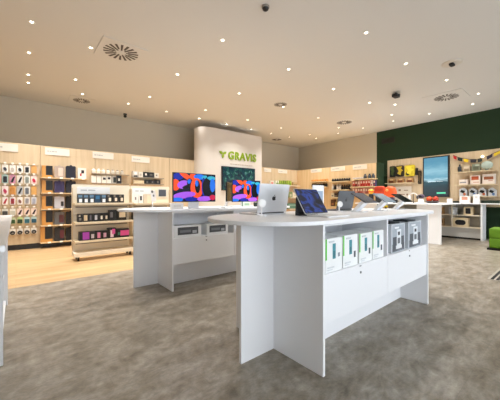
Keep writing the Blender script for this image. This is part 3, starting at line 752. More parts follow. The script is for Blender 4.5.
keyboard('grey keyboard lying behind the round table end', 2.62, 3.36, .1)
# phone on small stand
q = on_top(149.8, 208.6)
t = thing('phone_stand', 'white phone propped on a small stand before the gondola', 'phone', (1.50, 3.92, TT + .0005), .25)
m = MB(); m.ext(rrect(.10, .09, .02), 0, .012); m.build('base', WHITE, t)
m = MB(); m.tube([(0, .02, .012), (0, .025, .07), (0, .012, .13)], .008); m.build('post', WHITE, t)
s0 = MB(); s0.ext(rrect(.078, .16, .012, 4, 0, 0), -.004, .004, 'y'); s0.xf(Matrix.Translation((0, 0, .175)) @ Matrix.Rotation(-.15, 4, 'X')); ph = s0.build('phone', mat('#f2eeee', .25), t, bevel=.001, seg=1)
s0 = MB(); s0.ext(ellipse(0, .0, .014, .016), -.0055, -.0043, 'y'); s0.ext(rrect(.03, .035, .008, 3, -.018, .056), -.007, -.0043, 'y'); s0.xf(Matrix.Translation((0, 0, .175)) @ Matrix.Rotation(-.15, 4, 'X')); s0.build('camera_and_emblem', mat('#85858a', .3), ph)
# boxes on the shelf of the second table
for k, (x0, x1, h) in enumerate([(1.515, 1.90, .15), (1.985, 2.34, .145)]):
    o = carton('white box with dark window strip, %s on the shelf of the monitor table' % ('first' if k == 0 else 'second'), 'box', 'window boxes on the monitor table shelf', ((x0 + x1) / 2, 3.27, .6455), x1 - x0, .2, h, '#eef0f1',
               [(.12, .22, .88, .86, '#4d5157'), (.2, .4, .6, .62, '#7a7f86'), (.66, .3, .82, .55, '#b8bdc4')], 0, 'carton', True)

# ------------------------------------------------------------------ things on the first table
def apple_emblem(W):
    P = []
    for i in range(40):
        a = 2 * PI * i / 40; r = W * (.5 + .035 * math.cos(2 * a)); x = r * math.cos(a); z = r * math.sin(a) * .98
        if a < PI: z -= W * .10 * math.exp(-((x / (W * .14)) ** 2))
        else: z += W * .06 * math.exp(-((x / (W * .12)) ** 2))
        dx, dz = x - W * .58, z - W * .06
        d = math.hypot(dx, dz)
        if d < W * .23: x = W * .58 + dx / d * W * -.0 - math.sqrt(max(0, (W * .23) ** 2 - dz * dz)); 
        P.append((x, z))
    return P
def laptop(label, x, y, W, H, lean, body, logo, rot=0):
    t = thing('laptop', label, 'laptop', (x, y, TT + .0005), rot, 'open laptops on the front table')
    m = MB(); m.ext(rrect(W, H * .98, .012, 4, 0, H * .49), 0, .014); b = m.build('base', body, t, bevel=.002, seg=1)
    for r in range(5):
        m = MB(); m.ext(rrect(W * .8, .015, .003, 2, 0, .045 + .019 * r), .0143, .0155); m.build('key_row', SOFTBLACK, b)
    m = MB(); m.ext(rrect(W * .38, H * .32, .006, 3, 0, H * .76), .0141, .0146); m.build('trackpad', body, b)
    R = Matrix.Translation((0, 0, .018)) @ Matrix.Rotation(lean, 4, 'X')
    m = MB(); m.ext(rrect(W, H, .012, 4, 0, H / 2), 0, .006, 'y'); m.xf(R); l = m.build('lid', body, t, bevel=.001, seg=1)
    m = MB(); m.ext(rrect(W - .012, H - .014, .008, 4, 0, H / 2), .0062, .0068, 'y'); m.xf(R); m.build('display', mat('#20242c', .1), l)
    m = MB(); k = .042; m.ext([(p[0], p[1] + H / 2) for p in apple_emblem(k)], -.0012, -.0003, 'y')
    m.ext([(p[0], p[1] + H / 2 + k * .5) for p in leaf(0, 0, k * .3, k * .09, math.radians(55))], -.0012, -.0003, 'y'); m.xf(R); m.build('fruit_emblem', logo, l)
    m = MB(); m.lathe([(.007, -W * .4), (.007, W * .4)], (0, .004, .0155), 10, 'x'); m.build('hinge', DARK, t)
    return t
laptop('open silver laptop with dark fruit emblem, seen from behind on the front table', 1.68, 1.70, .355, .245, .18, SILVER, mat('#2c2e32', .3))
laptop('dark grey open laptop seen from behind, beyond the blue screened tablet', 2.82, 1.70, .325, .205, .18, SPACE, mat('#3a3d42', .3))
def puck(label, x, y, zc):
    t = thing('charging_stand', label, 'charger', (x, y, TT + .0005), -.35, 'white charging stands')
    m = MB(); m.lathe([(.036, 0), (.036, .006), (.03, .009)], n=20); m.build('base', WHITE, t)
    m = MB(); m.tube([(0, .01, .009), (0, .01, zc - TT)], .006); m.build('post', WHITE, t)
    m = MB(); m.lathe([(.024, -.012), (.031, -.009), (.031, .0), (.026, .003)], (0, .0, zc - TT), 22, 'y'); m.build('charging_disc', mat('#fafafa', .35), t, smooth=True)
puck('round white charging stand before the silver laptop lid', 1.47, 1.60, 1.108)
puck('round white charging stand before the dark grey laptop lid', 2.56, 1.60, 1.085)
# dark tablet with blue swirls in keyboard case
BLUE = screen_noise('blue_swirl_screen', [(.32, '#050509'), (.42, '#0d1640'), (.52, '#2c4fae'), (.58, '#13194a'), (.66, '#2a1830'), (.74, '#4a6ac0')], 7, .55, 1.6, (.7, 1, 1.5))
t = thing('tablet', 'tablet with dark blue swirling screen leaning in a white keyboard case', 'tablet', (1.84, 1.37, TT + .0005))
R = Matrix.Translation((0, -.02, .018)) @ Matrix.Rotation(-.545, 4, 'X')
m = MB(); m.ext(rrect(.30, .232, .014, 4, 0, .116), 0, .006, 'y'); m.xf(R); tb_ = m.build('body', SILVER, t)
m = MB(); m.ext(rrect(.294, .226, .012, 4, 0, .116), -.0012, -.0003, 'y', 0); m.xf(R); m.build('bezel', BLACK, tb_)
m = MB(); m.ext(rrect(.278, .21, .008, 4, 0, .116), -.002, -.0013, 'y', 0); m.xf(R); m.build('display', BLUE, tb_)
m = MB(); m.ext(rrect(.285, .20, .012, 4, 0, -.122), 0, .012); kb = m.build('keyboard_folio', mat('#e9e9ea', .5), t)
for r in range(4):
    m = MB(); m.ext(rrect(.25, .016, .003, 2, 0, -.06 - .021 * r), .0123, .0135); m.build('key_row', mat('#d5d5d6', .5), kb)
m = MB(); m.ext([(.05, .0005), (.105, .0005), (.108, .010), (.10, .150), (.092, .145), (.088, .02)], -.12, .12, 'x'); m.build('kickstand', mat('#30323a', .5), t)
# white tablet display standing upright behind
t = thing('tablet', 'upright white framed tablet with pale blue screen behind the dark blue one', 'tablet', (2.43, 1.78, TT + .0005), -.15)
m = MB(); m.ext(rrect(.12, .10, .02), 0, .01); m.build('base', WHITE, t)
m = MB(); m.box(-.015, .015, .0, .012, .01, .06); m.build('post', WHITE, t)
m = MB(); m.ext(rrect(.16, .24, .012, 4, 0, .155), -.012, -.001, 'y'); m.build('frame', WHITE, t)
m = MB(); m.box(-.062, .062, -.0135, -.0125, .06, .215); m.build('display', em('#93a2b8', .22), t)
# three tablets on slanted white stands
for k, (x, col, sc, nm) in enumerate([(2.66, '#353b47', '#3c4454', 'dark grey'), (3.11, '#8496a4', '#8ea0ae', 'pale blue grey'), (3.60, '#131519', '#17191d', 'black')]):
    t = thing('tablet_stand', '%s tablet tilted on a slanted white stand, %s in the line of three' % (nm, ORD[k]), 'tablet', (x, 1.40, TT + .0005), 0, 'tablets on slanted stands')
    m = MB(); m.ext(rrect(.12, .14, .02, 4, .02, .05), 0, .008); m.build('base', WHITE, t)
    m = MB(); m.ext([(.06, .008), (.10, .008), (-.005, .120), (-.035, .098)], -.04, .055, 'x'); m.build('support', mat('#eef0f4', .4), t)
    R = Matrix.Translation((.07, -.055, .098)) @ Matrix.Rotation(-1.02, 4, 'X')
    m = MB(); m.ext(rrect(.25, .185, .012, 4, 0, .0925), 0, .008, 'y'); m.xf(R); b = m.build('tablet', mat(col, .4, .3), t)
    m = MB(); m.ext(rrect(.236, .172, .008, 4, 0, .0925), -.0012, -.0003, 'y'); m.xf(R); m.build('display', mat(sc, .12), b)
# green edged cartons and grey picture cartons on the shelf
for k, (x0, x1) in enumerate([(1.575, 1.775), (1.795, 1.995), (2.015, 2.215), (2.235, 2.43)]):
    o = carton('white carton with green edge and teal stick, %s from left on the front shelf' % ORD[k], 'box', 'green edged cartons', ((x0 + x1) / 2, 1.0915 + .004 * (k % 2), .6455), x1 - x0, .2, .232 if k % 2 else .228, '#f3f5f5',
               [(0, .38, .085, 1, '#5cc83a'), (.42, .38, .60, .84, '#3d8f9c'), (.46, .44, .56, .62, '#2a6f7c'), (.74, .42 if k < 1 else .26, .85, .54 if k < 1 else .46, '#4a5058' if k else '#9aa2a8'), (.12, .12, .5, .16, '#d6dade'), (.12, .06, .4, .09, '#d9dde0'), (.2, .88, .5, .93, '#d2d6da')], 0, 'carton', True)
for k, (x0, x1) in enumerate([(2.60, 2.90), (2.985, 3.33)]):
    o = carton('glossy carton with grey device photo, %s one on the front table shelf' % ('first', 'second')[k], 'box', 'grey photo cartons', ((x0 + x1) / 2, 1.10, .6455), x1 - x0, .2, .262, '#d3d8de',
               [(.06, .03, .94, .97, '#aab2bb'), (.06, .03, .94, .3, '#6b7078'), (.1, .05, .4, .55, '#50555c'), (.62, .1, .9, .55, '#4a4f56'), (.36, .22, .68, .8, '#e9edf1'), (.42, .3, .6, .5, '#6a7078'), (.44, .6, .58, .72, '#2e3238'), (.3, .12, .72, .24, '#f1f3f5'), (.2, .84, .5, .9, '#f3f5f7')], 0, 'carton', True)
    m = MB(); m.box((x0 + x1) / 2 - .12, (x0 + x1) / 2 + .1, 1.13, 1.27, .9085, .920); tag(m.build('product_leaflet', mat('#20242a', .5)), 'dark flat sleeve lying on top of the %s grey photo carton' % ('first', 'second')[k], 'sleeve')
# boxes in the table at the picture edge
carton('orange box on the lower shelf of the table at the picture edge', 'box', None, (-.097, 2.70, .3365), .2, .2, .2, '#d98a3a', [(.2, .2, .8, .8, '#f0b470')], PI / 2, 'carton', True)
carton('pale violet box low in the table at the picture edge', 'box', None, (-.097, 2.70, .0505), .2, .2, .18, '#b8aec8', [(.2, .2, .8, .8, '#e2dcec')], PI / 2, 'carton', True)

# ------------------------------------------------------------------ far end of the north display wall (between pillar and corner)
def shelf_y(px0, px1, py, label, d=.22, Y=PY, m_=OAK_DEEP):
    a, b, z0, z1 = rectY(px0, py, px1, py + 1, Y - .1)
    t = thing('display_shelf', label, 'shelf', ((a + b) / 2, Y - .001, z1), 0, 'shelves by the far corner')
    m = MB(); m.box(-(b - a) / 2, (b - a) / 2, -d, 0, -.03, -.001); m.build('board', m_, t)
    m = MB(); m.box(-(b - a) / 2, (b - a) / 2, -d - .006, -d - .001, -.035, .004); m.build('front_rail', mat('#cfc4b0', .5), t)
    return (a + b) / 2, z1
ZA = shelf_y(268, 298, 185.2, 'long narrow shelf under the green packs by the far corner')
ZB = shelf_y(288.5, 299, 197.5, 'middle shelf visible between the silver laptop and the blue screen')
ZC = shelf_y(287.5, 299, 208.5, 'low shelf visible between the silver laptop and the blue screen')
for k, x0 in enumerate([270.5, 275.6, 279.6, 283.8, 288]):
    box_at(x0, 180.6, x0 + 3.4, 185.0, 7.84, 'green and white pack, %s from left on the far corner shelf' % ORD[k], 'pack', 'green packs by the corner', ['#d9d3c8', '#dfe0cf', '#8fa83f', '#7e9a36', '#9ab24a'][k],
           [(.2, .0, .9, .5, '#6d8a2e'), (.45, .5, .6, .95, '#33401c')] if k else [(.2, .2, .8, .6, '#d0766e')], .1, zb=ZA[1])
box_at(293.2, 182.4, 297.6, 185.1, 7.84, 'flat tan box at the end of the far corner shelf', 'box', None, '#b79d72', [(.1, .1, .9, .4, '#7d6a48')], .1, zb=ZA[1])
for k, (x0, x1, y0, y1, c, nm) in enumerate([(289.2, 292.2, 191.8, 197.2, '#7f9468', 'sage green pack'), (293, 296.5, 192.5, 197.2, '#e2d8c6', 'cream pack')]):
    box_at(x0, y0, x1, y1, 7.84, '%s on the middle shelf beside the silver laptop lid' % nm, 'pack', None, c, [(.2, .2, .8, .6, '#c9c4b0')], .1, zb=ZB[1])
box_at(288, 203.4, 296.8, 208.3, 7.84, 'teal box on the low shelf beside the silver laptop lid', 'box', None, '#4d7a6c', [(.1, .5, .9, .8, '#7fa394')], .1, zb=ZC[1])

# ------------------------------------------------------------------ east display partition
ER = -PI / 2
def rectX(x0, y0, x1, y1, X):
    pm = (x0 + x1) / 2
    return on_x(x0, 0, X).y, on_x(x1, 0, X).y, on_x(pm, y1, X).z, on_x(pm, y0, X).z
def ebox(x0, y0, x1, y1, label, cat, group, body, prints=(), X=9.31, d=.12, zb=None, name='carton'):
    a, b, z0, z1 = rectX(x0, y0, x1, y1, X)
    if zb is not None: z1 += zb - z0; z0 = zb
    return carton(label, cat, group, (X, (a + b) / 2, z0 + .0005), a - b, d, z1 - z0, body, prints, ER, name)
def ebottle(x0, y0, x1, y1, label, group, body, cap, X=9.33, zb=None, cat='bottle', name='small_bottle', neck=.5):
    a, b, z0, z1 = rectX(x0, y0, x1, y1, X); R = (a - b) / 2
    if zb is not None: z1 += zb - z0; z0 = zb
    H = z1 - z0
    m = MB(); m.lathe([(R * .9, 0), (R, H * .05), (R, H * .66), (R * neck, H * .78)], n=12, mi=0)
    m.lathe([(R * neck * .95, H * .781), (R * neck * .95, H * .97), (R * neck * .7, H)], n=12, mi=1)
    return tag(m.build(name, [mat(body, .4), mat(cap, .4)], None, (X + R, (a + b) / 2, z0 + .0005), smooth=True), label, cat, group)
def eshelf(px0, px1, py, label, group, X=PX, d=.24):
    a, b, z0, z1 = rectX(px0, py, px1, py + 1, X - .12)
    t = thing('display_shelf', label, 'shelf', (X - .001, (a + b) / 2, z1), ER, group)
    W = a - b; m = MB(); m.box(-W / 2, W / 2, -d, 0, -.025, -.001); m.build('board', OAK_DEEP, t)
    m = MB(); m.box(-W / 2, W / 2, -d - .006, -d - .001, -.03, .006); m.build('front_rail', mat('#c9b48c', .5), t)
    return z1
def eplate(px0, px1, py0, py1, label, p=(PX, 0), ang=PI / 2, rot=ER):
    a = on_plane(px0, 0, p, ang); b = on_plane(px1, 0, p, ang); pm = (px0 + px1) / 2
    z1 = on_plane(pm, py0, p, ang).z; z0 = on_plane(pm, py1, p, ang).z; W = (a - b).to_2d().length; H = z1 - z0
    c = (a + b) / 2
    t = thing('wall_sign_plate', label, 'sign', (c.x - .001, c.y, (z0 + z1) / 2), rot, 'white header plates')
    m = MB(); m.box(-W / 2, W / 2, -.012, -.001, -H / 2, H / 2); m.build('plate', mat('#dcd3c4', .5), t)
    m = MB(); m.box(-W * .4, -W * .2, -.0135, -.0125, -H * .08, H * .1); m.box(-W * .17, W * .1, -.0135, -.0125, -H * .08, H * .1); m.build('small_print', GREYTEXT, t)
eplate(311, 321.5, 168.8, 172.6, 'white header plate nearest the corner on the golden oak wall')
eplate(331, 345, 166.6, 171.0, 'white header plate above the dark bottles on the golden oak wall')
eplate(353, 367, 164.6, 169.4, 'white header plate above the red packs on the golden oak wall')
G1 = 'shelves on the golden oak wall'
z = eshelf(310.5, 327.5, 181.6, 'upper shelf nearest the corner on the golden oak wall', G1)
for k in range(5):
    x = 311.3 + 3.15 * k
    ebox(x, 179.3, x + 2.6, 181.4, 'small orange tan box, %s from the corner, upper shelf of golden oak wall' % ORD[k], 'box', 'orange boxes by the corner', '#c98f4f', [(.1, .1, .9, .4, '#a8703c')], zb=z)
z = eshelf(310.5, 327.5, 187.0, 'lower shelf nearest the corner on the golden oak wall', G1)
for k in range(7):
    x = 311.0 + 2.25 * k
    ebottle(x, 183.3, x + 2.0, 187, 'dark bottle with pale cap, %s from the corner, lower shelf' % ORD[k], 'dark bottles by the corner', '#1d1a18', '#dcd5c8' if k in (2, 3, 4) else '#4a3a2a', zb=z)
z = eshelf(330.5, 350.5, 181.4, 'top shelf of dark bottles in the middle bay of golden oak wall', G1)
for k in range(8):
    x = 331.2 + 2.35 * k
    ebottle(x, 177.9, x + 2.1, 181, 'squat black bottle, %s from left, top shelf of the middle bay' % ORD[k], 'black bottles in the middle bay', '#121113', '#1c1a1a', zb=z, neck=.7)
z = eshelf(330.5, 350.5, 189.8, 'second shelf of the middle bay on the golden oak wall', G1)
for k in range(8):
    x = 331.2 + 2.35 * k
    dk = k in (1, 4, 5, 6, 7)
    ebottle(x, 183.6 + (.8 if dk else 0), x + 2.1, 189.5, '%s bottle, %s from left, second shelf of the middle bay' % ('black' if dk else 'white', ORD[k]), 'bottles on the second middle shelf', '#151414' if dk else '#e2ddd6', '#1c1a1a' if dk else '#cfc8be', zb=z)
z = eshelf(330.5, 350.5, 197.3, 'third shelf of the middle bay on the golden oak wall', G1)
for k, (x0, x1, y0, c, nm) in enumerate([(331, 334, 192.5, '#cfc3ae', 'cream'), (334.5, 337.5, 192.8, '#3a2f28', 'dark brown'), (338, 342, 191.6, '#141315', 'black'), (342.5, 346, 192.6, '#1c1a1b', 'charcoal'), (346.4, 349.4, 193, '#d9d2c4', 'white')]):
    ebox(x0, y0, x1, 197, '%s box, %s from left, third shelf of the middle bay' % (nm, ORD[k]), 'box', 'boxes on the third middle shelf', c, [(.2, .2, .8, .5, '#7d746a')], zb=z)
z = eshelf(330.5, 350.5, 206.5, 'lowest visible shelf of the middle bay on the golden oak wall', G1)
ebox(330.8, 199.5, 334.5, 206.2, 'dark brown box on the lowest shelf of the middle bay', 'box', None, '#4a2f1c', [(.2, .2, .8, .5, '#8a5a34')], zb=z)
ebox(335.2, 201.5, 340.5, 206.2, 'mustard box on the lowest shelf of the middle bay', 'box', None, '#8a7436', [(.1, .5, .9, .9, '#b39a52')], zb=z)
z = eshelf(352, 376, 178.9, 'top shelf of the red pack bay on the golden oak wall', G1)
for k, (x0, x1) in enumerate([(352.5, 355.5), (356, 359), (359.4, 362.4)]):
    ebox(x0, 176.8, x1, 178.6, 'flat pale box, %s from left, top shelf of the red pack bay' % ORD[k], 'box', 'flat pale boxes', '#c9c3c4', [(.1, .2, .9, .6, '#a9a3a8')], zb=z)
for k, x in enumerate([363.0, 367.4, 371.2]):
    ebottle(x, 173.2, x + 2.9, 178.2, 'small dark speaker, %s from left, top shelf of the red pack bay' % ORD[k], 'dark speakers', '#3c434c', '#22252a', zb=z, cat='speaker', name='small_speaker', neck=.6)
z = eshelf(352, 376, 186.6, 'second shelf of the red pack bay on the golden oak wall', G1)
rc = ['#c4463c', '#7a2a24', '#d9a89c', '#c9443c', '#c23a34', '#d4685c', '#c93a34', '#e0d0c8', '#3a3454']
rn = ['red', 'dark red', 'pink', 'red', 'red', 'coral', 'red', 'white', 'indigo']
for k in range(9):
    x = 352.4 + 2.58 * k
    ebox(x, 180.6 - .06 * k, x + 2.25, 186.3, '%s pack, %s from left, second shelf of the red pack bay' % (rn[k], ORD[k]), 'pack', 'red packs on the second shelf', rc[k], [(.15, .55, .85, .9, '#e6cfc2'), (.3, .1, .7, .4, '#9a2a26')], zb=z)
z = eshelf(352, 376, 194.0, 'third shelf of the red pack bay on the golden oak wall', G1)
for k in range(9):
    x = 352.4 + 2.58 * k
    ebox(x, 188.0, x + 2.25, 193.7, '%s pack, %s from left, third shelf of the red pack bay' % (['dull red', 'rose', 'brown red'][k % 3], ORD[k]), 'pack', 'red packs on the third shelf', ['#b5554c', '#cf9186', '#8f4a3e'][k % 3], [(.15, .5, .85, .9, '#dccabc')], zb=z)

# ------------------------------------------------------------------ green wall display
GR = WANG - PI                                            # fronts face into the shop
GP = (wall_x(0) - .131, 0)
def rectG(x0, y0, x1, y1, off=0.0):
    p = (GP[0] - off, 0); pm = (x0 + x1) / 2
    a = on_plane(x0, 0, p, WANG); b = on_plane(x1, 0, p, WANG)
    return (a + b) / 2, (a - b).to_2d().length, on_plane(pm, y1, p, WANG).z, on_plane(pm, y0, p, WANG).z
def gbox(x0, y0, x1, y1, label, cat, group, body, prints=(), off=.14, d=.12, zb=None, name='carton', split=False):
    c, W, z0, z1 = rectG(x0, y0, x1, y1, off)
    if zb is not None: z1 += zb - z0; z0 = zb
    return carton(label, cat, group, (c.x, c.y, z0 + .0005), W, d, z1 - z0, body, prints, GR, name, split)
def gshelf(px0, px1, py, label, d=.26):
    c, W, z0, z1 = rectG(px0, py, px1, py + 1, .13); k, _, _, _ = rectG(px0, py, px1, py + 1, 0)
    t = thing('display_shelf', label, 'shelf', (k.x - .001, c.y, z1), GR, 'shelves on the green wall panel')
    m = MB(); m.box(-W / 2, W / 2, -d, 0, -.014, -.001); m.build('board', OAK, t)
    m = MB(); m.box(-W / 2, W / 2, -d - .006, -d - .001, -.018, .004); m.build('front_rail', mat('#c9b896', .5), t)
    return z1
# toys hung in the first section
def gbag(x0, y0, x1, y1, label, c1, c2, off=.05):
    c, W, z0, z1 = rectG(x0, y0, x1, y1, off); H = z1 - z0
    m = MB(); m.ext(rrect(W, H, W * .18, 4, 0, H / 2), 0, off * .9, 'y', 0)
    m.ext([(-W * .4, H * .9), (-W * .1, H * .5), (-W * .3, H * .3), (W * .1, H * .12), (W * .2, H * .45), (W * .42, H * .55), (W * .15, H * .7), (W * .3, H * .92)], -.02, 0, 'y', 1)
    m.ext(ellipse(-W * .18, H * .25, W * .2, H * .16, -.4, 14), -.015, 0, 'y', 2)
    m.tube([(0, .01, H - .01), (0, .012, H + .03), (0, off - .002, H + .03)], .004, 6, 2)
    o = m.build('hanging_toy_bag', [mat(c1, .6), mat(c2, .5), SOFTBLACK], None, (c.x, c.y, z0), GR)
    return tag(o, label, 'toy', 'black and yellow bags on the green wall panel')
gbag(389.6, 166.2, 395.2, 177.2, 'black bag with green and white print, first on the green wall panel', '#151a12', '#3c4a22')
gbag(395.8, 165.6, 403.8, 176.6, 'black bag with mustard and brown print, middle of the green wall panel', '#211a12', '#b59a2a')
gbag(404.6, 165.0, 414.8, 176.2, 'bright yellow bag with black shapes on the green wall panel', '#c9b42c', '#e0d040')
gbag(415.4, 168.0, 417.6, 175.0, 'narrow black strap hanging beside the yellow bag', '#141414', '#1d1d1d')
gbag(418.0, 170.5, 421.0, 184.0, 'long dark brown strap hanging beside the tall blue poster screen', '#2a2012', '#4a3a20')
z = gshelf(387, 415.5, 183.0, 'oak shelf with three small brown boxes on the green wall panel')
for k, (x0, x1) in enumerate([(388.2, 394.2), (397.2, 403.2), (406.4, 412.6)]):
    gbox(x0, 178.4, x1, 183, 'small brown picture box, %s from left under the black bags' % ORD[k], 'box', 'brown picture boxes', '#a98250', [(.1, .1, .9, .6, '#6a3a22'), (.3, .6, .8, .9, '#d0b080')], zb=z)
c, W, z0, z1 = rectG(395.5, 186.5, 411.5, 201.5)
t = thing('wall_poster', 'white poster with small marks under the shelf of brown boxes', 'poster', (c.x - .001, c.y, (z0 + z1) / 2), GR)
m = MB(); m.box(-W / 2, W / 2, -.01, -.001, -(z1 - z0) / 2, (z1 - z0) / 2); m.build('sheet', mat('#e2d9cc', .6), t)
m = MB()
for (a, b, e, f) in ((-.3, .2, -.15, .32), (.05, .22, .3, .27), (-.25, -.05, .1, -.0), (.2, -.1, .3, .02)): m.box(a * W, e * W if e > a else (a + .1) * W, -.012, -.0105, b * (z1 - z0), f * (z1 - z0))
m.build('printed_marks', mat('#8a6a52', .6), t)
# tall poster screen
def poster_mat():
    m, nt, b, N, Lk = nodemat('sea_poster_screen')
    tc = N('ShaderNodeTexCoord'); sep = N('ShaderNodeSeparateXYZ'); Lk(tc.outputs['Generated'], sep.inputs[0])
    n = N('ShaderNodeTexNoise'); n.inputs['Scale'].default_value = 4; n.inputs['Detail'].default_value = 5
    mp = N('ShaderNodeMapping'); mp.inputs['Scale'].default_value = (1, 1, 3); Lk(tc.outputs['Object'], mp.inputs['Vector']); Lk(mp.outputs['Vector'], n.inputs['Vector'])
    ad = N('ShaderNodeMath'); ad.operation = 'MULTIPLY_ADD'; Lk(n.outputs['Fac'], ad.inputs[0]); ad.inputs[1].default_value = .22; Lk(sep.outputs['Z'], ad.inputs[2])
    r = ramp(nt, [(.12, '#0b2226'), (.34, '#123036'), (.46, '#1d454e'), (.53, '#9fc4d0'), (.60, '#5f97ac'), (.76, '#86b4c4'), (.90, '#5b93aa'), (1, '#4a86a0')]); Lk(ad.outputs[0], r.inputs['Fac'])
    b.inputs['Base Color'].default_value = (.02, .03, .04, 1); b.inputs['Roughness'].default_value = .25
    Lk(r.outputs['Color'], b.inputs['Emission Color']); b.inputs['Emission Strength'].default_value = .85
    return m
c, W, z0, z1 = rectG(423.2, 156.4, 449.4, 197.0, .03)
t = thing('poster_screen', 'tall upright screen showing blue sky over a dark green sea', 'screen', (c.x, c.y, (z0 + z1) / 2), GR)
H = z1 - z0
m = MB(); m.box(-W / 2, W / 2, -.03, .028, -H / 2, H / 2); m.build('frame', SOFTBLACK, t, bevel=.004)
m = MB(); m.box(-W / 2 + .035, W / 2 - .035, -.033, -.0305, -H / 2 + .035, H / 2 - .035); m.build('display', poster_mat(), t)
m = MB(); m.box(-W * .3, W * .02, -.0345, -.0335, -H * .12, -H * .115); m.box(W * .06, W * .28, -.0345, -.0335, -H * .12, -H * .115); m.build('small_print', em('#dbe8ef', .8), t)
m = MB(); m.box(W * .05, W * .38, -.0345, -.0335, -H * .42, -H * .385); m.build('green_label', em('#4fae8a', .6), t)
# second section of the wall panel
z = gshelf(456, 497, 171.3, 'upper oak shelf with the clear globe on the green wall panel')
def gbottle(x0, y0, x1, y1, label, body, cap, zb, off=.12, cat='bottle', name='small_bottle'):
    c, W, z0, z1 = rectG(x0, y0, x1, y1, off); H = z1 - z0; R = W / 2
    m = MB(); m.lathe([(R * .9, 0), (R, H * .05), (R, H * .66), (R * .5, H * .78)], n=14, mi=0); m.lathe([(R * .5, H * .781), (R * .5, H * .97), (R * .35, H)], n=14, mi=1)
    return tag(m.build(name, [mat(body, .3), mat(cap, .4)], None, (c.x + .02, c.y, zb + .0005), smooth=True), label, cat)
gbottle(457.6, 163.4, 461.4, 171.3, 'dark blue bottle standing on the upper shelf beside the poster screen', '#1c2630', '#0f1418', z)
gbox(463.2, 165.0, 469.8, 171.3, 'pale tan open stand on the upper shelf between bottle and globe', 'stand', None, '#b5a48a', [(.1, .55, .9, .9, '#cfc3ae'), (.15, .1, .85, .45, '#8a7a62')], zb=z)
c, W, z0, z1 = rectG(480.5, 160.2, 493.5, 171.3, .14); R = W / 2 * .95
t = thing('toy_globe', 'large pale green translucent globe on the upper shelf of green wall panel', 'toy', (c.x, c.y, z + .0005), GR)
m = MB(); m.lathe([(R * .4, 0), (R * .3, .02), (R * .25, .04)], n=18); m.build('base', mat('#5c6660', .5), t)
m = MB(); m.ball((0, 0, .035 + R * .86), R, (1, .62, .86)); m.build('globe', mat('#b9c9bf', .15, alpha=.72), t, smooth=True)
gbox(472.0, 164.0, 479.8, 171.3, 'dull green rounded toy robot box beside the clear globe', 'toy', None, '#7d8472', [(.15, .2, .85, .7, '#59604f'), (.4, .7, .95, .95, '#aab3a0')], zb=z)
z = gshelf(456, 497, 184.6, 'middle oak shelf with three picture boxes on the green wall panel')
for k, (x0, x1, y0, pr, nm) in enumerate([(459.0, 467.6, 179.0, [(.1, .35, .85, .6, '#8c939c')], 'white box with grey print'), (470.2, 480.2, 175.2, [(.12, .5, .85, .9, '#b5512a'), (.3, .2, .9, .3, '#d9b4a4')], 'white box with rust print'), (482.4, 494.6, 174.2, [(.12, .45, .9, .75, '#9a5a3c'), (.5, .3, .85, .4, '#c9a08a')], 'large white box with brown print')]):
    gbox(x0, y0, x1, 184.4, '%s on the middle shelf of the green wall panel' % nm, 'box', 'picture boxes on the green wall', '#ece2da', pr, zb=z)
z = gshelf(456, 497, 196.4, 'lower oak shelf with silver kit packs on the green wall panel')
for k, x0 in enumerate([459.2, 469.0, 478.6, 488.2]):
    c, W, z0, z1 = rectG(x0, 187.4, x0 + 7.6, 196.2, .13); H = z1 - z0
    t = thing('kit_pack', 'silver and black kit pack, %s from left on the lower green wall shelf' % ORD[k], 'pack', (c.x, c.y, z + .0005), GR, 'silver kit packs')
    m = MB(); m.ext([(-W / 2, 0), (W / 2, 0), (W / 2, H * .7), (0, H), (-W / 2, H * .8)], 0, .1, 'y'); m.build('body', mat('#c9ced4', .4), t)
    m = MB(); m.ext([(-W * .4, H * .5), (W * .1, H * .35), (W * .3, H * .6), (-W * .2, H * .75)], -.012, -.0005, 'y'); m.build('black_part', SOFTBLACK, t)
    m = MB(); m.ext(ellipse(W * .2, H * .25, W * .18, H * .16), -.012, -.0005, 'y'); m.build('round_part', mat('#5c7aa8' if k % 2 else '#b5623c', .4), t)
# bunting garland
t = thing('flag_garland', 'string of red, black and yellow flags across the green wall panel', 'garland', (0, 0, 0))
pts = [(453.0, 155.0), (458, 157.2), (464, 158.6), (470, 159.4), (477, 159.2), (484, 157.6), (490, 155.0), (496, 152.2), (501, 150.0)]
W3 = [on_plane(px, py, (GP[0] - .05, 0), WANG) for px, py in pts]
m = MB(); m.tube(W3, .006, 6); m.build('cord', SOFTBLACK, t)
for (a, b, col) in [(453.2, 456.8, '#b81f24'), (457.4, 462.6, '#16241a'), (463.4, 468.6, '#d6b41c'), (470.2, 476.6, '#1c1c26'), (477.4, 482.4, '#2a2e2c'), (486.6, 492.6, '#2c2436'), (493.6, 500.4, '#d8b820')]:
    def yat(x):
        for (p, q) in zip(pts[:-1], pts[1:]):
            if p[0] <= x <= q[0]: return p[1] + (q[1] - p[1]) * (x - p[0]) / (q[0] - p[0])
        return 152
    P = [on_plane(a, yat(a) + .2, (GP[0] - .05, 0), WANG), on_plane(b, yat(b) + .2, (GP[0] - .05, 0), WANG), on_plane(b - .4, yat(b) + 3.2, (GP[0] - .055, 0), WANG), on_plane(a + .4, yat(a) + 3.4, (GP[0] - .055, 0), WANG)]
    m = MB(); off = Vector((-.004, 0, 0))
    m.add(P + [p + off for p in P], [(0, 1, 2, 3), (7, 6, 5, 4), (0, 4, 5, 1), (1, 5, 6, 2), (2, 6, 7, 3), (3, 7, 4, 0)]); m.build('flag', mat(col, .7), t)
q = on_plane(482.6, 156.6, (GP[0] - .06, 0), WANG)
t2 = MB(); t2.ball(tuple(q + Vector((-.02, 0, 0))), .035); o = t2.build('light_bulb', mat('#fff0c8', .4, emit=3), t, smooth=True)

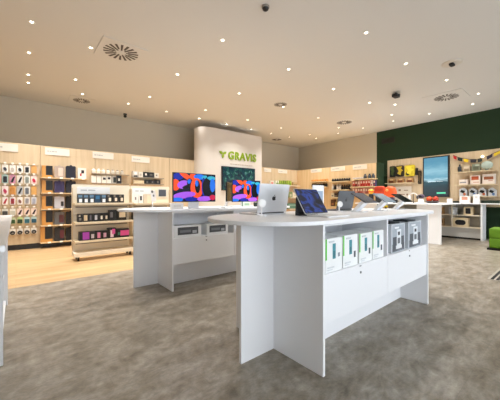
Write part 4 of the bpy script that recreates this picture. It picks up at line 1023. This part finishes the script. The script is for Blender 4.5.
# ------------------------------------------------------------------ things in and on the wall counter
def cz_box(px0, px1, X, z, h, label, body, pr, d=.18, cat='box', name='carton'):
    a = on_x(px0, 0, X).y; b = on_x(px1, 0, X).y
    return carton(label, cat, None, (X, (a + b) / 2, z + .0005), a - b, d, h, body, pr, ER, name, True)
cz_box(448.8, 456.4, 9.58, .677, .20, 'pale blue grey box on the upper shelf of the wall counter', '#c3c9d2', [(.3, .15, .75, .7, '#eef1f5'), (.1, .75, .9, .9, '#a5adb8')])
def wood_frame_box(px0, px1, z, h, label, oval):
    X = 9.57; a = on_x(px0, 0, X).y; b = on_x(px1, 0, X).y; W = a - b
    t = thing('wooden_speaker_box', label, 'speaker', (X, (a + b) / 2, z + .0005), ER)
    m = MB(); m.box(-W / 2, W / 2, 0, .2, 0, h); m.build('body', MAPLE, t, bevel=.008)
    m = MB(); m.ext(rrect(W * (.72 if oval else .58), h * (.56 if oval else .7), min(W, h) * (.27 if oval else .08), 6, 0, h / 2), -.004, -.0005, 'y'); m.build('front_opening', SOFTBLACK, t)
    return t
wood_frame_box(463.6, 472.6, .677, .225, 'upright wooden box with square black front on the wall counter shelf', False)
wood_frame_box(453.0, 467.8, .337, .25, 'wide wooden box with black oval front on the lower counter shelf', True)
cz_box(441.0, 443.0, 9.58, .677, .2, 'small oak box in the narrow shelf bay beside white leg panel', '#b08a58', [(.1, .1, .9, .5, '#8a6840')], .16)
cz_box(441.0, 443.0, 9.58, .337, .22, 'second oak box in the narrow lower bay beside white leg panel', '#a8845a', [(.1, .4, .9, .8, '#7d5c38')], .16)
def ctop_box(px0, px1, py0, X, label, body, pr, d=.1, name='carton', cat='box'):
    a = on_x(px0, 0, X).y; b = on_x(px1, 0, X).y; z1 = on_x((px0 + px1) / 2, py0, X).z
    return carton(label, cat, None, (X, (a + b) / 2, TT + .0005), a - b, d, z1 - TT, body, pr, ER, name, True)
ctop_box(459.6, 469.6, 196.2, 9.62, 'white carton with rust print standing on the wall counter', '#efe9e4', [(.2, .45, .8, .9, '#c98a74')], .1)
ctop_box(473.2, 479.4, 194.4, 9.62, 'narrow white carton standing on the wall counter under kit packs', '#f2efec', [(.3, .55, .7, .8, '#d9d4d0')], .1)
ctop_box(447.0, 452.0, 198.6, 9.62, 'small white block on the wall counter beside the poster screen', '#e9e6e2', [], .08)
ctop_box(452.6, 458.6, 201.0, 9.7, 'flat dark tray on the wall counter beside white carton', '#1d2620', [], .12)
ctop_box(481.0, 499.6, 200.4, 9.72, 'long dark green tray at the end of the wall counter', '#1b2c20', [], .12)

# things on the peninsula table
def at8(px, py, X=8.3): return on_x(px, py, X)
q = at8(432.5, 200, 8.45)
t = thing('goggle_tray', 'dark bowl holding two glossy orange goggles before the poster screen', 'tray', (q.x, q.y, TT + .0005))
m = MB(); m.lathe([(.10, 0), (.13, .012), (.17, .06), (.16, .062), (.125, .02), (.02, .014)], n=26); m.build('bowl', mat('#3a3230', .35), t, smooth=True)
for sx_, c1 in ((-.074, '#c8461c'), (.074, '#a8301c')):
    m = MB(); m.ball((.0, -sx_, .108), .08, (1, .9, .95)); m.build('orange_shell', mat(c1, .2), t, smooth=True)
m = MB(); m.box(-.02, .02, -.15, .15, .1, .125); m.build('strap', SOFTBLACK, t, bevel=.004)
q = at8(421.0, 200, 8.42)
t = thing('small_robot', 'small robot toy with white body and purple dark head on peninsula table', 'toy', (q.x, q.y, TT + .0005), ER)
m = MB(); m.lathe([(.07, 0), (.08, .02), (.06, .10), (.05, .12)], n=18); m.build('body', WHITE, t, smooth=True)
m = MB(); m.ball((0, 0, .185), .075, (1.2, 1, .8)); m.build('head', mat('#4a3a4e', .3), t, smooth=True)
m = MB(); m.ext(ellipse(0, .185, .05, .03), -.085, -.06, 'y'); m.build('face_plate', BLACK, t)
q = at8(413.4, 202, 8.15)
t = thing('headphone_stand', 'pair of white and dark headphones upright on the peninsula table', 'headphones', (q.x, q.y, TT + .0005), ER)
m = MB(); m.lathe([(.07, 0), (.07, .012)], n=18); m.build('base', DARK, t)
m = MB(); m.tube([(0, .0, .012), (0, 0, .25)], .01); m.build('post', DARK, t)
m = MB(); m.tube([(-.1 * math.cos(a), 0, .17 + .1 * math.sin(a)) for a in [PI * i / 12 for i in range(13)]], .013); m.build('headband', mat('#e2dfdc', .4), t)
for s in (-1, 1):
    m = MB(); m.lathe([(.03, 0), (.05, .01), (.05, .03), (.035, .04)], (s * .1 - .02, 0, .16), 16, 'x'); m.build('ear_cup', DARK if s > 0 else mat('#d9d6d4', .4), t, smooth=True)
# bright toys further left on the peninsula
q = at8(390.4, 200, 8.2)
t = thing('orange_toy', 'bright orange rounded toy vehicle on dark wheels beyond the tilted tablets', 'toy', (q.x, q.y, TT + .0005), ER)
m = MB(); m.ext([(-.14, .165), (.13, .165), (.15, .30), (.11, .44), (-.02, .48), (-.13, .42), (-.15, .30)], -.11, .11, 'y'); m.build('body', mat('#d9531f', .5), t, bevel=.04, seg=3, smooth=True)
m = MB(); m.lathe([(.11, .03), (.11, .14), (.07, .16)], n=18); m.build('chassis', mat('#3a2a4a', .5), t)
for s in (-1, 1):
    for yy in (-.08, .08):
        m = MB(); m.lathe([(.05, -.02), (.05, .02)], (s * .132, yy, .05), 16, 'x'); m.build('wheel', SOFTBLACK, t)
m = MB(); m.ball((-.04, -.13, .36), .04, (1, .6, 1)); m.build('headlamp', mat('#f0a060', .3), t, smooth=True)
q = at8(380.0, 200, 8.3)
t = thing('red_toy', 'red orange rounded toy bag with flap behind the pale blue tablet', 'toy', (q.x, q.y, TT + .0005), ER)
m = MB(); m.ext(rrect(.29, .26, .08, 5, 0, .36), -.08, .08, 'y'); m.build('body', mat('#c2401f', .55), t, bevel=.02)
m = MB(); m.ext(rrect(.26, .10, .04, 4, 0, .42), -.095, -.0805, 'y'); m.build('flap', mat('#a83018', .55), t)
m = MB(); m.ext(rrect(.22, .228, .01, 2, 0, .114), -.06, .06, 'y'); m.build('stand', SOFTBLACK, t)
q = at8(371.2, 200, 8.25)
t = thing('yellow_ball', 'yellow and orange ball on a dark ring stand beside the red toy', 'toy', (q.x, q.y, TT + .0005))
m = MB(); m.lathe([(.07, 0), (.07, .25), (.05, .26)], n=18); m.build('ring_stand', SOFTBLACK, t)
m = MB(); m.ball((0, 0, .335), .08); m.build('ball', mat('#eca81c', .4), t, smooth=True)
m = MB(); m.lathe([(.0815, -.018), (.0825, 0), (.0815, .018)], (0, 0, .335), 22, 'z'); m.build('stripe', mat('#d9641c', .4), t)
t = thing('toy_car', 'small yellow toy car with red base at the far round end of front table', 'toy', (3.745, 1.70, TT + .0005), ER + .3)
K = .5
m = MB(); m.ext([(x * K, z * K) for x, z in [(-.13, .03), (.13, .03), (.13, .08), (.06, .09), (.03, .13), (-.07, .13), (-.1, .09), (-.13, .08)]], -.05 * K, .05 * K, 'y'); m.build('body', mat('#e6c81c', .35), t, bevel=.003)
m = MB(); m.box(-.12 * K, .12 * K, -.045 * K, .045 * K, .02 * K, .0295 * K); m.build('base', mat('#b0202c', .5), t)
for s in (-1, 1):
    for yy in (-1, 1):
        m = MB(); m.lathe([(.024 * K, 0), (.024 * K, yy * .016 * K)], (s * .08 * K, yy * .052 * K, .0245 * K), 14, 'y'); m.build('wheel', SOFTBLACK, t)

# ------------------------------------------------------------------ pouf and floor grille
t = thing('pouf_seat', 'bright green cube pouf at the right picture edge on a black base', 'pouf', (8.34, 1.03, 0))
m = MB(); m.box(-.31, .27, -.31, .31, 0, .04); m.build('base', BLACK, t)
GRN = mat('#5a8410', .8)
m = MB(); m.box(-.27, .27, -.28, .28, .0405, .255); m.build('lower_cushion', GRN, t, bevel=.02, seg=3, smooth=True)
m = MB(); m.box(-.27, .27, -.28, .28, .2555, .475); m.build('upper_cushion', GRN, t, bevel=.025, seg=3, smooth=True)
t = thing('floor_grille', 'black slotted floor grille in the grey floor near the pouf', 'grille', (5.82, .55, .0005))
m = MB(); m.box(-.7, .7, -.30, .30, 0, .003); m.build('frame', mat('#b5b0a6', .5, .3), t)
for k in range(10):
    m = MB(); m.box(-.68, .68, -.288 + .058 * k, -.288 + .058 * k + .034, .0032, .006); m.build('slot', SOFTBLACK, t)

# ------------------------------------------------------------------ light: daylight through the shop front and the lamps
wd = bpy.data.worlds.new('daylight'); bpy.context.scene.world = wd; wd.use_nodes = True
bg = wd.node_tree.nodes['Background']; bg.inputs[0].default_value = (.86, .93, 1, 1); bg.inputs[1].default_value = 3.0

cam = bpy.data.cameras.new('camera'); co = bpy.data.objects.new('camera', cam); C.objects.link(co)
co.location = (0, 0, CZ)
co.rotation_euler = (PI / 2, 0, YAW - PI / 2)
cam.sensor_width = 36; cam.lens = 36 * FPX / 500; cam.shift_y = (HY - 200) / 500; cam.clip_start = .05
sc = bpy.context.scene; sc.camera = co
sc.view_settings.view_transform = 'Standard'; sc.view_settings.look = 'None'; sc.view_settings.gamma = 1; sc.view_settings.exposure = 0.56
try: sc.view_settings.use_curve_mapping = False
except Exception: pass
sc.cycles.max_bounces = 10; sc.cycles.diffuse_bounces = 6; sc.cycles.use_denoising = True; sc.cycles.sample_clamp_indirect = 6
